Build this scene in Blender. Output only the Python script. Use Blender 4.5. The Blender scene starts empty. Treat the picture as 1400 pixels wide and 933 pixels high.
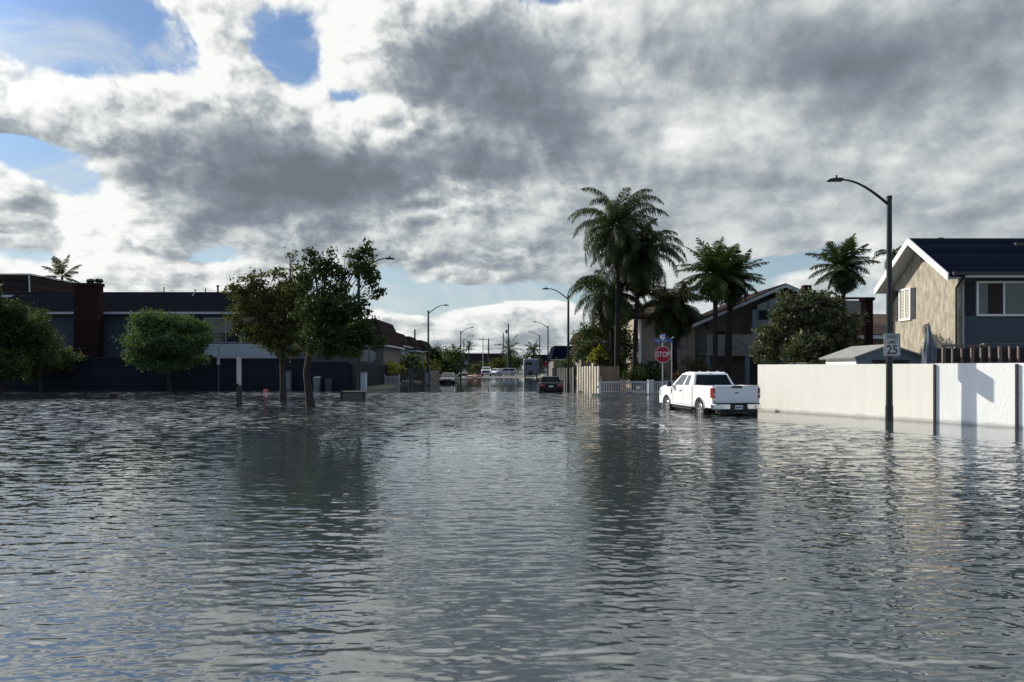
import bpy, bmesh, math, random
import numpy as np
from mathutils import Vector, Matrix
R = math.radians
scene = bpy.context.scene
COL = scene.collection
F, H, HZ = 1011.0, 1.9, 503.0          # focal length in photo pixels, eye height, horizon row

def X(px, Y): return (px - 700.0) / F * Y
def Z(py, Y): return H + (HZ - py) / F * Y

# ------------------------------------------------------------------ materials
def new_mat(name):
    m = bpy.data.materials.new(name); m.use_nodes = True
    nt = m.node_tree
    return m, nt, nt.nodes['Principled BSDF']

def mat(name, col, rough=0.7, var=0.15, scale=3.0, stretch=(1, 1, 1), bump=0.0, bscale=None,
        metallic=0.0, col2=None, coat=0.0, detail=5, spec=0.5, transl=0.0):
    m, nt, b = new_mat(name)
    N = nt.nodes; L = nt.links
    b.inputs['Roughness'].default_value = rough
    b.inputs['Metallic'].default_value = metallic
    b.inputs['Specular IOR Level'].default_value = spec
    b.inputs['Coat Weight'].default_value = coat
    b.inputs['Coat Roughness'].default_value = 0.06
    tc = N.new('ShaderNodeTexCoord'); mp = N.new('ShaderNodeMapping')
    mp.inputs['Scale'].default_value = stretch
    L.new(tc.outputs['Object'], mp.inputs['Vector'])
    nz = N.new('ShaderNodeTexNoise'); nz.inputs['Scale'].default_value = scale
    nz.inputs['Detail'].default_value = detail; nz.inputs['Roughness'].default_value = 0.62
    L.new(mp.outputs['Vector'], nz.inputs['Vector'])
    ramp = N.new('ShaderNodeMapRange'); ramp.inputs['From Min'].default_value = 0.3
    ramp.inputs['From Max'].default_value = 0.7
    L.new(nz.outputs['Fac'], ramp.inputs['Value'])
    mx = N.new('ShaderNodeMix'); mx.data_type = 'RGBA'
    c = Vector(col)
    a = tuple(c * (1 - var)) + (1,)
    bb = (tuple(c * (1 + var)) if col2 is None else tuple(col2)) + (1,)
    mx.inputs[6].default_value = a; mx.inputs[7].default_value = bb
    L.new(ramp.outputs[0], mx.inputs[0]); L.new(mx.outputs[2], b.inputs['Base Color'])
    if bump:
        n2 = N.new('ShaderNodeTexNoise'); n2.inputs['Scale'].default_value = bscale or scale * 6
        n2.inputs['Detail'].default_value = 6
        L.new(mp.outputs['Vector'], n2.inputs['Vector'])
        bp = N.new('ShaderNodeBump'); bp.inputs['Strength'].default_value = bump
        bp.inputs['Distance'].default_value = 0.02
        L.new(n2.outputs['Fac'], bp.inputs['Height']); L.new(bp.outputs['Normal'], b.inputs['Normal'])
    if transl:
        t = N.new('ShaderNodeBsdfTranslucent'); ms = N.new('ShaderNodeMixShader')
        ms.inputs[0].default_value = transl
        out = N['Material Output']
        hs = N.new('ShaderNodeMix'); hs.data_type = 'RGBA'; hs.blend_type = 'MULTIPLY'
        hs.inputs[0].default_value = 1.0; hs.inputs[7].default_value = (1.6, 1.7, 0.7, 1)
        L.new(mx.outputs[2], hs.inputs[6]); L.new(hs.outputs[2], t.inputs['Color'])
        L.new(b.outputs[0], ms.inputs[1]); L.new(t.outputs[0], ms.inputs[2])
        L.new(ms.outputs[0], out.inputs['Surface'])
    return m

def mat_bands(name, col, col2, axis, period, duty=0.08, rough=0.8, var=0.12, bump=0.5, vscale=2.0, offset_rows=None, spec=0.3):
    """boards / courses: dark joints every `period` along an axis, plus noise variation per board"""
    m, nt, b = new_mat(name); N = nt.nodes; L = nt.links
    b.inputs['Roughness'].default_value = rough; b.inputs['Specular IOR Level'].default_value = spec
    tc = N.new('ShaderNodeTexCoord'); sp = N.new('ShaderNodeSeparateXYZ')
    L.new(tc.outputs['Object'], sp.inputs[0])
    src = sp.outputs[axis]
    d = N.new('ShaderNodeMath'); d.operation = 'DIVIDE'; d.inputs[1].default_value = period; L.new(src, d.inputs[0])
    fr = N.new('ShaderNodeMath'); fr.operation = 'FRACT'; L.new(d.outputs[0], fr.inputs[0])
    lt = N.new('ShaderNodeMath'); lt.operation = 'LESS_THAN'; lt.inputs[1].default_value = duty; L.new(fr.outputs[0], lt.inputs[0])
    fl = N.new('ShaderNodeMath'); fl.operation = 'FLOOR'; L.new(d.outputs[0], fl.inputs[0])
    wn = N.new('ShaderNodeTexWhiteNoise'); wn.noise_dimensions = '1D'; L.new(fl.outputs[0], wn.inputs['W'])
    nz = N.new('ShaderNodeTexNoise'); nz.inputs['Scale'].default_value = vscale; nz.inputs['Detail'].default_value = 6
    L.new(tc.outputs['Object'], nz.inputs['Vector'])
    ad = N.new('ShaderNodeMath'); ad.operation = 'ADD'; L.new(wn.outputs['Value'], ad.inputs[0]); L.new(nz.outputs['Fac'], ad.inputs[1])
    mr = N.new('ShaderNodeMapRange'); mr.inputs['From Min'].default_value = 0.3; mr.inputs['From Max'].default_value = 1.5
    mr.inputs['To Min'].default_value = 1 - var; mr.inputs['To Max'].default_value = 1 + var
    L.new(ad.outputs[0], mr.inputs['Value'])
    vm = N.new('ShaderNodeVectorMath'); vm.operation = 'SCALE'; vm.inputs[0].default_value = col
    L.new(mr.outputs[0], vm.inputs['Scale'])
    mx = N.new('ShaderNodeMix'); mx.data_type = 'RGBA'; mx.inputs[7].default_value = tuple(col2) + (1,)
    L.new(lt.outputs[0], mx.inputs[0]); L.new(vm.outputs[0], mx.inputs[6]); L.new(mx.outputs[2], b.inputs['Base Color'])
    if bump:
        bp = N.new('ShaderNodeBump'); bp.inputs['Strength'].default_value = bump; bp.inputs['Distance'].default_value = 0.02
        sb = N.new('ShaderNodeMath'); sb.operation = 'SUBTRACT'; L.new(nz.outputs['Fac'], sb.inputs[0]); L.new(lt.outputs[0], sb.inputs[1])
        L.new(sb.outputs[0], bp.inputs['Height']); L.new(bp.outputs['Normal'], b.inputs['Normal'])
    return m

# ------------------------------------------------------------------ objects
OFF = {}
def tag(o, label=None, cat=None, group=None, kind=None):
    if label: o['label'] = label
    if cat: o['category'] = cat
    if group: o['group'] = group
    if kind: o['kind'] = kind
    return o

def thing(name, label, cat, loc=(0, 0, 0), rz=0.0, group=None):
    o = bpy.data.objects.new(name, None); COL.objects.link(o)
    o.location = loc; o.rotation_euler = (0, 0, rz); o.empty_display_size = 0.2
    OFF[o.name] = Vector(loc)
    return tag(o, label, cat, group)

class MB:
    """collects shapes; build() links them as one mesh object"""
    def __init__(s): s.v = []; s.f = []
    def add(s, vs, fs):
        n = len(s.v); s.v += [tuple(p) for p in vs]; s.f += [tuple(i + n for i in f) for f in fs]; return s
    def box(s, x0, x1, y0, y1, z0, z1):
        x0, x1 = sorted((x0, x1)); y0, y1 = sorted((y0, y1)); z0, z1 = sorted((z0, z1))
        return s.add([(x0,y0,z0),(x1,y0,z0),(x1,y1,z0),(x0,y1,z0),(x0,y0,z1),(x1,y0,z1),(x1,y1,z1),(x0,y1,z1)],
                     [(0,3,2,1),(4,5,6,7),(0,1,5,4),(1,2,6,5),(2,3,7,6),(3,0,4,7)])
    def hexa(s, p):   # 4 bottom, 4 top points
        return s.add(p, [(0,3,2,1),(4,5,6,7),(0,1,5,4),(1,2,6,5),(2,3,7,6),(3,0,4,7)])
    def beam(s, a, b, w, h, up=(0, 0, 1)):
        a = Vector(a); b = Vector(b); d = (b - a).normalized(); u = Vector(up)
        x = d.cross(u)
        if x.length < 1e-4: x = d.cross(Vector((0, 1, 0)))
        x.normalize(); y = x.cross(d).normalized(); x *= w / 2; y *= h / 2
        return s.hexa([a-x-y, a+x-y, b+x-y, b-x-y, a-x+y, a+x+y, b+x+y, b-x+y])
    def tube(s, pts, rad, n=10, cap=True):
        pts = [Vector(p) for p in pts]
        if not hasattr(rad, '__len__'): rad = [rad] * len(pts)
        vs = []; fs = []; ref = None
        for i, p in enumerate(pts):
            d = (pts[min(i+1, len(pts)-1)] - pts[max(i-1, 0)]).normalized()
            if ref is None: ref = Vector((1, 0, 0)) if abs(d.x) < 0.8 else Vector((0, 1, 0))
            x = (ref - d * ref.dot(d)).normalized(); y = d.cross(x); ref = x
            for k in range(n):
                a = 2 * math.pi * k / n
                vs.append(p + (x * math.cos(a) + y * math.sin(a)) * rad[i])
        for i in range(len(pts) - 1):
            for k in range(n):
                a = i*n + k; b = i*n + (k+1) % n
                fs.append((a, b, b+n, a+n))
        if cap:
            fs.append(tuple(range(n))[::-1]); fs.append(tuple(range((len(pts)-1)*n, len(pts)*n)))
        return s.add(vs, fs)
    def prism(s, poly, axis, a0, a1):
        """2D polygon extruded along axis (0:x with poly=(y,z); 1:y with (x,z); 2:z with (x,y))"""
        n = len(poly)
        def P(q, a):
            return {0: (a, q[0], q[1]), 1: (q[0], a, q[1]), 2: (q[0], q[1], a)}[axis]
        return s.add([P(q, a0) for q in poly] + [P(q, a1) for q in poly],
                     [tuple(range(n))[::-1], tuple(range(n, 2*n))] + [(i, (i+1) % n, (i+1) % n + n, i+n) for i in range(n)])
    def slab(s, quad, t):
        """quad thickened along its normal (downwards/backwards)"""
        q = [Vector(p) for p in quad]; n = (q[1]-q[0]).cross(q[3]-q[0]).normalized() * t
        return s.hexa([p - n for p in q] + q)
    def lathe(s, prof, axis='y', n=24, c=(0, 0, 0)):
        """prof: list of (r, a)"""
        vs = []; fs = []; m = len(prof)
        for k in range(n):
            t = 2*math.pi*k/n; co, si = math.cos(t), math.sin(t)
            for r, a in prof:
                v = {'y': (r*co, a, r*si), 'z': (r*co, r*si, a), 'x': (a, r*co, r*si)}[axis]
                vs.append((v[0]+c[0], v[1]+c[1], v[2]+c[2]))
        for k in range(n):
            for j in range(m-1):
                a = k*m+j; b = ((k+1) % n)*m+j
                fs.append((a, b, b+1, a+1))
        return s.add(vs, fs)
    def build(s, name, m, parent=None, world=True, bevel=0.0, smooth=False, seg=2):
        off = Vector((0, 0, 0))
        if parent is not None and world: off = OFF.get(parent.name, Vector((0, 0, 0)))
        me = bpy.data.meshes.new(name)
        me.from_pydata([(v[0]-off.x, v[1]-off.y, v[2]-off.z) for v in s.v], [], s.f)
        bm = bmesh.new(); bm.from_mesh(me)
        bmesh.ops.recalc_face_normals(bm, faces=bm.faces[:]); bm.to_mesh(me); bm.free()
        me.materials.append(m)
        o = bpy.data.objects.new(name, me); COL.objects.link(o)
        if parent is not None: o.parent = parent
        OFF[o.name] = off
        if bevel:
            bv = o.modifiers.new('bevel', 'BEVEL'); bv.width = bevel; bv.segments = seg
            bv.limit_method = 'ANGLE'; bv.angle_limit = R(35); bv.harden_normals = False
        if smooth:
            me.polygons.foreach_set('use_smooth', [True]*len(me.polygons))
            try: me.set_sharp_from_angle(angle=R(38))
            except Exception: pass
        return o

def children(o): return [c for c in COL.objects if c.parent == o]
def copy_tree(o, parent=None):
    c = o.copy(); COL.objects.link(c); c.parent = parent
    OFF[c.name] = OFF.get(o.name, Vector((0, 0, 0)))
    for ch in children(o): copy_tree(ch, c)
    return c

def raw_mesh(name, co, faces4, m, parent=None, smooth=False):
    """numpy quads"""
    me = bpy.data.meshes.new(name)
    nv = len(co); nf = len(faces4); k = faces4.shape[1]
    me.vertices.add(nv); me.vertices.foreach_set('co', co.astype(np.float32).ravel())
    me.loops.add(nf*k); me.loops.foreach_set('vertex_index', faces4.astype(np.int32).ravel())
    me.polygons.add(nf); me.polygons.foreach_set('loop_start', np.arange(0, nf*k, k, dtype=np.int32))
    try: me.polygons.foreach_set('loop_total', np.full(nf, k, dtype=np.int32))
    except Exception: pass
    if smooth: me.polygons.foreach_set('use_smooth', np.ones(nf, dtype=bool))
    me.update(calc_edges=True); me.validate()
    me.materials.append(m)
    o = bpy.data.objects.new(name, me); COL.objects.link(o)
    if parent is not None: o.parent = parent
    return o

def text_mesh(body, size, m, name, parent, loc, rot, thick=0.003, sx=1.0, bold=0.0):
    cu = bpy.data.curves.new(name, 'FONT'); cu.body = body; cu.size = size
    cu.align_x = 'CENTER'; cu.align_y = 'CENTER'; cu.extrude = thick; cu.offset = bold; cu.resolution_u = 3
    t = bpy.data.objects.new(name, cu); COL.objects.link(t)
    bpy.context.view_layer.update()
    dg = bpy.context.evaluated_depsgraph_get()
    me = bpy.data.meshes.new_from_object(t.evaluated_get(dg))
    COL.objects.unlink(t); bpy.data.objects.remove(t); bpy.data.curves.remove(cu)
    me.materials.clear(); me.materials.append(m)
    o = bpy.data.objects.new(name, me); COL.objects.link(o)
    o.parent = parent; o.location = loc; o.rotation_euler = rot; o.scale = (sx, 1, 1)
    return o

# ------------------------------------------------------------------ camera, sun, render
cam = bpy.data.cameras.new('camera'); camo = bpy.data.objects.new('camera', cam); COL.objects.link(camo)
cam.sensor_width = 36.0; cam.lens = 36.0 * F / 1400.0
cam.shift_y = (HZ - 466.5) / 1400.0
cam.clip_end = 5000; cam.clip_start = 0.1
camo.location = (0, 0, H); camo.rotation_euler = (R(90), 0, 0)
scene.camera = camo
scene.view_settings.view_transform = 'Standard'
scene.view_settings.look = 'None'; scene.view_settings.exposure = 0.2; scene.view_settings.gamma = 1.0
scene.view_settings.use_curve_mapping = False

SUN = Vector((-0.80, 0.60, 0.0)).normalized(); SUN_EL = R(26)
SUNV = Vector((SUN.x*math.cos(SUN_EL), SUN.y*math.cos(SUN_EL), math.sin(SUN_EL)))
ld = bpy.data.lights.new('sun', 'SUN'); ld.energy = 5.0; ld.angle = R(0.5); ld.color = (1.0, 0.93, 0.80)
lo = bpy.data.objects.new('sun', ld); COL.objects.link(lo)
lo.rotation_euler = SUNV.to_track_quat('Z', 'Y').to_euler(); lo.location = SUNV * 300
# ------------------------------------------------------------------ sky: Nishita blue with procedural cumulus
world = bpy.data.worlds.new('World'); scene.world = world; world.use_nodes = True
wt = world.node_tree; WN = wt.nodes; WL = wt.links
for n in list(WN): WN.remove(n)

def ang(px, py):
    u = math.atan((px-700)/F); e = math.atan((HZ-py)/F*math.cos(u)); return u, e
# cloud masses: photo position, radii in px, weight
BLOBS = [
 (150,-150,260,90,.55),(700,-180,300,110,.7),(1200,-160,300,110,.6),(1500,60,120,160,.6),(-350,250,200,160,.8),
 (20,140,95,48,.95),(-120,200,140,120,.9),(85,150,50,40,.5),
 (235,160,60,50,.8),(330,150,75,45,.9),(185,230,65,60,.9),(260,230,100,70,.8),(130,330,90,50,.9),(10,290,60,50,.95),
 (190,310,110,60,.6),(330,230,90,60,.6),(330,300,80,40,.45),(400,200,80,60,.7),(470,180,70,50,.7),
 (450,250,150,55,.7),(325,55,60,45,.26),(265,15,40,35,.15),(250,75,90,22,.25),(60,70,180,20,.22),(150,125,60,20,.3),(420,60,12,30,.1),
 (530,55,50,60,.9),(620,60,110,80,.9),(720,120,110,100,.8),(600,160,90,50,.55),(700,220,160,80,.8),
 (830,90,120,110,.8),(900,230,180,120,.8),(620,300,160,50,.75),(760,310,160,60,.8),(600,350,140,25,.55),(480,330,90,35,.55),
 (1030,100,150,110,.75),(1000,280,200,70,.8),(1180,60,170,80,.7),(1180,200,200,90,.6),(1350,110,130,110,.7),
 (1200,300,200,45,.75),(1400,300,150,80,.75),(1550,200,150,200,.9),(850,370,90,22,.5),(700,365,60,18,.4),
 (280,387,100,18,1.0),(60,365,150,28,.85),(160,350,80,40,.5),(560,468,90,26,.72),(690,462,90,28,.72),(780,472,70,30,.6),(670,425,25,12,.55),(730,425,45,16,.6),(560,440,60,10,.2),
 (1290,385,100,40,.6),(1180,430,50,22,.6),(1400,400,80,60,.5),(940,440,60,30,.2),
 (70,222,60,22,-.8),(108,258,26,26,-.7),(0,205,70,14,-.75),(110,60,190,34,-.75),(425,45,30,50,-.55),(405,85,38,24,-.7),(508,124,26,10,-.9),(170,20,150,30,-.4),(215,95,60,18,-.25),(300,350,60,15,-.9),
 (15,343,60,10,-.8),(640,402,180,14,-1.0),(520,385,60,8,-.3),(1080,366,90,16,-.9),(1000,380,50,14,-.5),(1190,395,50,22,-.5),(1250,95,70,20,-.30),(745,2,40,22,-.9),(1060,8,50,14,-.4),(720,20,30,20,-.2),(1240,240,80,30,-.12),(380,30,16,20,-.2),
]
# grey undersides
DARK = [
 (370,235,140,42,.95),(500,230,150,36,.8),(280,290,90,40,.45),(205,255,40,26,.35),(420,270,120,40,.6),(640,212,90,14,.35),
 (690,110,100,70,.95),(620,120,60,60,.4),(590,85,50,35,.25),(770,175,80,55,.5),(620,340,160,14,.35),(780,315,110,20,.2),(620,268,120,20,-.5),(470,160,60,40,-.35),(560,330,90,14,-.1),(880,150,40,50,-.2),(960,120,60,50,-.2),
 (1110,80,110,40,.85),(1170,110,80,45,.65),(960,45,70,35,.35),(930,300,140,45,.25),(1340,80,90,50,.65),(1020,200,160,30,.05),(1290,180,140,50,-.2),(1050,150,80,25,-.2),(1150,290,120,30,-.15),(900,240,80,25,-.15),(900,350,160,25,-.3),(650,270,60,20,-.2),(1290,265,180,45,.15),(850,225,60,50,.2),
 (50,320,60,10,.1),(1380,335,140,25,.25),(560,482,200,10,.2),
 (240,140,60,50,-.35),(180,260,60,60,-.35),(110,340,70,40,-.2),(30,110,70,40,-.25),(490,60,45,60,-.6),(560,12,140,22,-.55),(110,290,60,60,-.35),(0,-250,600,130,-.5),(900,-250,600,130,-.35),(270,110,80,50,-.3),(60,365,140,30,-.45),(180,340,60,40,-.3),(570,160,90,30,-.35),(420,140,90,24,-.3),(1050,130,50,40,-.3),(820,50,60,60,-.2),(720,200,40,16,-.3),
]
def vadd(a, b, op='ADD'):
    n = WN.new('ShaderNodeVectorMath'); n.operation = op
    for i, q in enumerate((a, b)):
        if isinstance(q, (tuple, list)): n.inputs[i].default_value = q
        elif q is not None: WL.new(q, n.inputs[i])
    return n
def mth(op, a, b=None, c=None, clamp=False):
    n = WN.new('ShaderNodeMath'); n.operation = op; n.use_clamp = clamp
    for i, q in enumerate((a, b, c)):
        if q is None: continue
        if isinstance(q, (int, float)): n.inputs[i].default_value = q
        else: WL.new(q, n.inputs[i])
    return n.outputs[0]
U0, U1, E0, E1 = -1.3, 1.3, 0.0, 0.75       # directions covered by the hand placed cloud masses
def blobmap(blobs, soft=False):
    uu = np.linspace(U0, U1, 240); ee = np.linspace(E0, E1, 160)
    M = np.zeros((240, 160)); Ng = np.zeros((240, 160))
    for (px, py, rx, ry, w) in blobs:
        u, e = ang(px, py)
        q = ((uu-u)*F/rx*1.0/math.cos(u))[:, None]**2 + ((ee-e)*F/ry)[None, :]**2
        M += max(w, 0)*np.exp(-0.8*q); Ng += max(-w, 0)*np.exp(-0.8*q)
    if soft: M = 1.05*(1-np.exp(-1.5*M))
    return uu, ee, M - Ng
def fac_nodes(blobs, rank, soft=False):
    """separable factors of the coverage map as curve nodes: map = sum f_k(az) g_k(el)"""
    uu, ee, M = blobmap(blobs, soft)
    U, S, V = np.linalg.svd(M, full_matrices=False)
    print('rank err', np.abs(M - (U[:, :rank]*S[:rank])@V[:rank]).max())
    fu = U[:, :rank]*np.sqrt(S[:rank]); ge = (V[:rank].T)*np.sqrt(S[:rank])
    def curve(vals, n):     # vals (samples, 3)
        nd = WN.new('ShaderNodeVectorCurve'); mp = nd.mapping; mp.use_clip = False; mp.extend = 'HORIZONTAL'
        xs = np.linspace(-1, 1, n); src = np.linspace(-1, 1, len(vals))
        for c in range(3):
            ys = np.interp(xs, src, vals[:, c]); cv = mp.curves[c]
            cv.points[0].location = (-1, ys[0]); cv.points[1].location = (1, ys[-1])
            for x, y in zip(xs[1:-1], ys[1:-1]): cv.points.new(x, y)
        mp.update(); return nd
    return [(curve(fu[:, k:k+3], 72), curve(ge[:, k:k+3], 48)) for k in range(0, rank, 3)]
def blobsum(P, blobs, rank=12, soft=False):
    s = WN.new('ShaderNodeSeparateXYZ'); WL.new(P, s.inputs[0])
    u = mth('MULTIPLY', s.outputs[0], 1/1.3); e = mth('MULTIPLY_ADD', s.outputs[1], 2/0.75, -1.0)
    acc = None
    for cu, ce in fac_nodes(blobs, rank, soft):
        for src, nd in ((u, cu), (e, ce)):
            c = WN.new('ShaderNodeCombineXYZ')
            for i in range(3): WL.new(src, c.inputs[i])
            WL.new(c.outputs[0], nd.inputs['Vector'])
        d = vadd(cu.outputs[0], ce.outputs[0], 'DOT_PRODUCT').outputs['Value']
        acc = d if acc is None else mth('ADD', acc, d)
    return acc
tc = WN.new('ShaderNodeTexCoord')
sep = WN.new('ShaderNodeSeparateXYZ'); WL.new(tc.outputs['Generated'], sep.inputs[0])
el = mth('ARCSINE', mth('MINIMUM', mth('MAXIMUM', sep.outputs['Z'], -0.12), 1.0))
az = mth('ARCTAN2', sep.outputs['X'], sep.outputs['Y'])
cmb = WN.new('ShaderNodeCombineXYZ'); WL.new(az, cmb.inputs[0]); WL.new(el, cmb.inputs[1])
P0 = cmb.outputs[0]
# noise domain compresses towards the horizon like a real cloud layer
def noise_dom(P):
    s = WN.new('ShaderNodeSeparateXYZ'); WL.new(P, s.inputs[0])
    lg = mth('MULTIPLY_ADD', s.outputs[1], 0.40, mth('MULTIPLY', mth('LOGARITHM', mth('ADD', s.outputs[1], 0.20), math.e), 0.47))
    c = WN.new('ShaderNodeCombineXYZ'); WL.new(s.outputs[0], c.inputs[0]); WL.new(lg, c.inputs[1]); c.inputs[2].default_value = 3.7
    return c.outputs[0]
def noise(V, scale, detail, rough=0.55, dist=0.0, kind='FBM', out='Fac', lac=2.0):
    n = WN.new('ShaderNodeTexNoise'); n.noise_dimensions = '2D'; n.inputs['Scale'].default_value = scale; n.inputs['Detail'].default_value = detail
    n.inputs['Roughness'].default_value = rough; n.inputs['Distortion'].default_value = dist; n.inputs['Lacunarity'].default_value = lac
    WL.new(V, n.inputs['Vector']); return n.outputs[out]
def sstep(x, a, b):
    m = WN.new('ShaderNodeMapRange'); m.interpolation_type = 'SMOOTHSTEP'
    m.inputs['From Min'].default_value = a; m.inputs['From Max'].default_value = b
    WL.new(x, m.inputs['Value']); return m.outputs[0]
def field(P):
    D = noise_dom(P)
    wv = noise(D, 4.5, 2, 0.5, out='Color')
    wc = vadd(wv, (0.5, 0.5, 0.5), 'SUBTRACT').outputs[0]
    wP = vadd(vadd(wc, (0.10, 0.07, 0.0), 'MULTIPLY').outputs[0], P).outputs[0]
    cov = blobsum(wP, BLOBS, 18, True)
    # billows: rounded heads at falling sizes, each domain nudged by the coarser one
    wn2 = noise(D, 11.0, 4, 0.55, out='Color')
    vd = vadd(D, vadd(vadd(wn2, (0.5, 0.5, 0.5), 'SUBTRACT').outputs[0], (0.10, 0.10, 0), 'MULTIPLY').outputs[0]).outputs[0]
    def bil(sc, det):
        v = WN.new('ShaderNodeTexVoronoi'); v.voronoi_dimensions = '2D'; v.feature = 'F1'; v.inputs['Scale'].default_value = sc
        v.inputs['Detail'].default_value = det; v.inputs['Roughness'].default_value = 0.55; v.inputs['Lacunarity'].default_value = 2.1
        v.normalize = True
        WL.new(vd, v.inputs['Vector']); q = v.outputs['Distance']
        return mth('SUBTRACT', 0.42, q)
    b1 = bil(9.0, 3.0)
    fb = noise(D, 7.0, 8, 0.58, 0.15)
    # heads matter for the cumulus on the left, the layer on the right is smoother
    s0 = WN.new('ShaderNodeSeparateXYZ'); WL.new(P, s0.inputs[0])
    lf = mth('SUBTRACT', 1.0, mth('MULTIPLY', sstep(s0.outputs[0], -0.10, 0.30), 0.65))
    tex = mth('MULTIPLY_ADD', mth('SUBTRACT', fb, 0.5), 1.3, mth('MULTIPLY', mth('MULTIPLY', b1, lf), 1.3))
    d = mth('ADD', tex, cov)
    d = mth('ADD', d, mth('MULTIPLY', sstep(s0.outputs[1], 0.48, 0.7), 0.45))   # cloud added overhead, out of view, to brighten the water
    d = mth('SUBTRACT', d, mth('MULTIPLY', sstep(mth('ABSOLUTE', s0.outputs[0]), 1.3, 1.9), 1.6))   # cloud taken out behind the camera to darken surfaces facing it
    return d, wP, tex, D
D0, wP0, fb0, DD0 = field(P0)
P1 = vadd(P0, (-0.013, 0.010, 0.0)).outputs[0]
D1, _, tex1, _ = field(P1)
fine = noise(DD0, 30.0, 5, 0.62)
alpha = sstep(mth('MULTIPLY_ADD', mth('SUBTRACT', fine, 0.5), 0.45, D0), 0.12, 0.52)
thick = sstep(D0, 0.35, 1.4)
darkb = blobsum(wP0, DARK)
mid = noise(DD0, 12.0, 4, 0.55)
grain = mth('ADD', mth('MULTIPLY', mth('SUBTRACT', mid, 0.5), 0.75), mth('MULTIPLY', mth('SUBTRACT', fine, 0.5), 0.16))
dk = mth('MULTIPLY_ADD', thick, 0.26, mth('MULTIPLY_ADD', darkb, 0.56, 0.16))
dk = mth('ADD', grain, dk)
ltex = mth('SUBTRACT', fb0, tex1); lcov = mth('SUBTRACT', mth('SUBTRACT', D0, D1), ltex)
lit = mth('MULTIPLY_ADD', lcov, 0.55, mth('MULTIPLY', ltex, 1.35))      # >0 : faces the sun
litc = mth('DIVIDE', lit, mth('ADD', 1.0, mth('MULTIPLY', mth('ABSOLUTE', lit), 0.8)))
litc = mth('MULTIPLY', litc, mth('SUBTRACT', 1.0, mth('MULTIPLY', mth('MINIMUM', mth('MAXIMUM', darkb, 0.0), 1.0), 0.55)))
litc = mth('MULTIPLY', litc, mth('SUBTRACT', 1.0, mth('MULTIPLY', sstep(az, -0.15, 0.3), 0.45)))
dk = mth('MULTIPLY_ADD', litc, -1.6, dk)
dk = mth('MULTIPLY_ADD', mth('MINIMUM', az, 1.0), 0.07, dk)          # greyer away from the sun
dk = mth('MULTIPLY_ADD', sstep(el, 0.42, 0.62), -0.85, dk)             # overhead cloud lightened to brighten the water
dk = mth('MULTIPLY_ADD', dk, 0.70, 0.14)
ramp = WN.new('ShaderNodeValToRGB'); WL.new(dk, ramp.inputs[0])
cr = ramp.color_ramp; cr.interpolation = 'B_SPLINE'
cr.elements[0].position = 0.0; cr.elements[0].color = (0.95, 0.945, 0.91, 1)
cr.elements[1].position = 1.0; cr.elements[1].color = (0.150, 0.170, 0.200, 1)
for p, c in ((0.2, (0.72, 0.73, 0.715)), (0.42, (0.455, 0.485, 0.495)), (0.62, (0.27, 0.305, 0.345)), (0.8, (0.20, 0.228, 0.262))):
    e = cr.elements.new(p); e.color = c + (1,)
sky = WN.new('ShaderNodeTexSky'); sky.sky_type = 'NISHITA'; sky.sun_disc = False
sky.sun_elevation = SUN_EL; sky.sun_rotation = math.atan2(SUN.x, SUN.y)
sky.air_density = 1.3; sky.dust_density = 0.1; sky.ozone_density = 2.0
sk = vadd(sky.outputs[0], (0.074, 0.078, 0.092), 'MULTIPLY').outputs[0]
# pale horizon veil
veil = WN.new('ShaderNodeMix'); veil.data_type = 'RGBA'
vf = mth('MULTIPLY', mth('POWER', mth('SUBTRACT', 1.0, mth('MINIMUM', mth('MULTIPLY', mth('MAXIMUM', el, 0.0), 2.4), 1.0)), 2.0), 0.75)
WL.new(vf, veil.inputs[0]); WL.new(sk, veil.inputs[6]); veil.inputs[7].default_value = (0.43, 0.54, 0.60, 1)
mx = WN.new('ShaderNodeMix'); mx.data_type = 'RGBA'
# thin wisps of high cloud over the blue
cd = vadd(P0, (1.0, 2.6, 1.0), 'MULTIPLY').outputs[0]
rt = WN.new('ShaderNodeVectorRotate'); rt.rotation_type = 'Z_AXIS'; rt.inputs['Angle'].default_value = 0.5; WL.new(cd, rt.inputs['Vector'])
wz = mth('MULTIPLY', sstep(noise(rt.outputs[0], 5.0, 8, 0.62, 0.9), 0.40, 0.74), 0.62)
wsp = WN.new('ShaderNodeMix'); wsp.data_type = 'RGBA'; WL.new(wz, wsp.inputs[0]); WL.new(veil.outputs[2], wsp.inputs[6]); wsp.inputs[7].default_value = (0.62, 0.66, 0.68, 1)
WL.new(alpha, mx.inputs[0]); WL.new(wsp.outputs[2], mx.inputs[6]); WL.new(ramp.outputs[0], mx.inputs[7])
# strength 0.1 background as the sky is physically bright; cloud colours are scaled to match
scl = vadd(mx.outputs[2], (9.1, 9.25, 9.4), 'MULTIPLY').outputs[0]
# sky out of view brightened near the sun and overhead, to light the water
nv = vadd(tc.outputs['Generated'], tuple(SUNV), 'DOT_PRODUCT').outputs['Value']
gl = mth('POWER', mth('MAXIMUM', nv, 0.0), 55.0)
br = mth('ADD', mth('MULTIPLY_ADD', gl, 3.5, 1.0), mth('MULTIPLY', sstep(el, 0.46, 0.75), 0.75))
sv = WN.new('ShaderNodeVectorMath'); sv.operation = 'SCALE'; WL.new(scl, sv.inputs[0]); WL.new(br, sv.inputs['Scale']); scl = sv.outputs[0]
bg = WN.new('ShaderNodeBackground'); bg.inputs['Strength'].default_value = 0.1
WL.new(scl, bg.inputs['Color'])
wo = WN.new('ShaderNodeOutputWorld'); WL.new(bg.outputs[0], wo.inputs['Surface'])
world.cycles.sampling_method = 'MANUAL'; world.cycles.sample_map_resolution = 512
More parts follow.
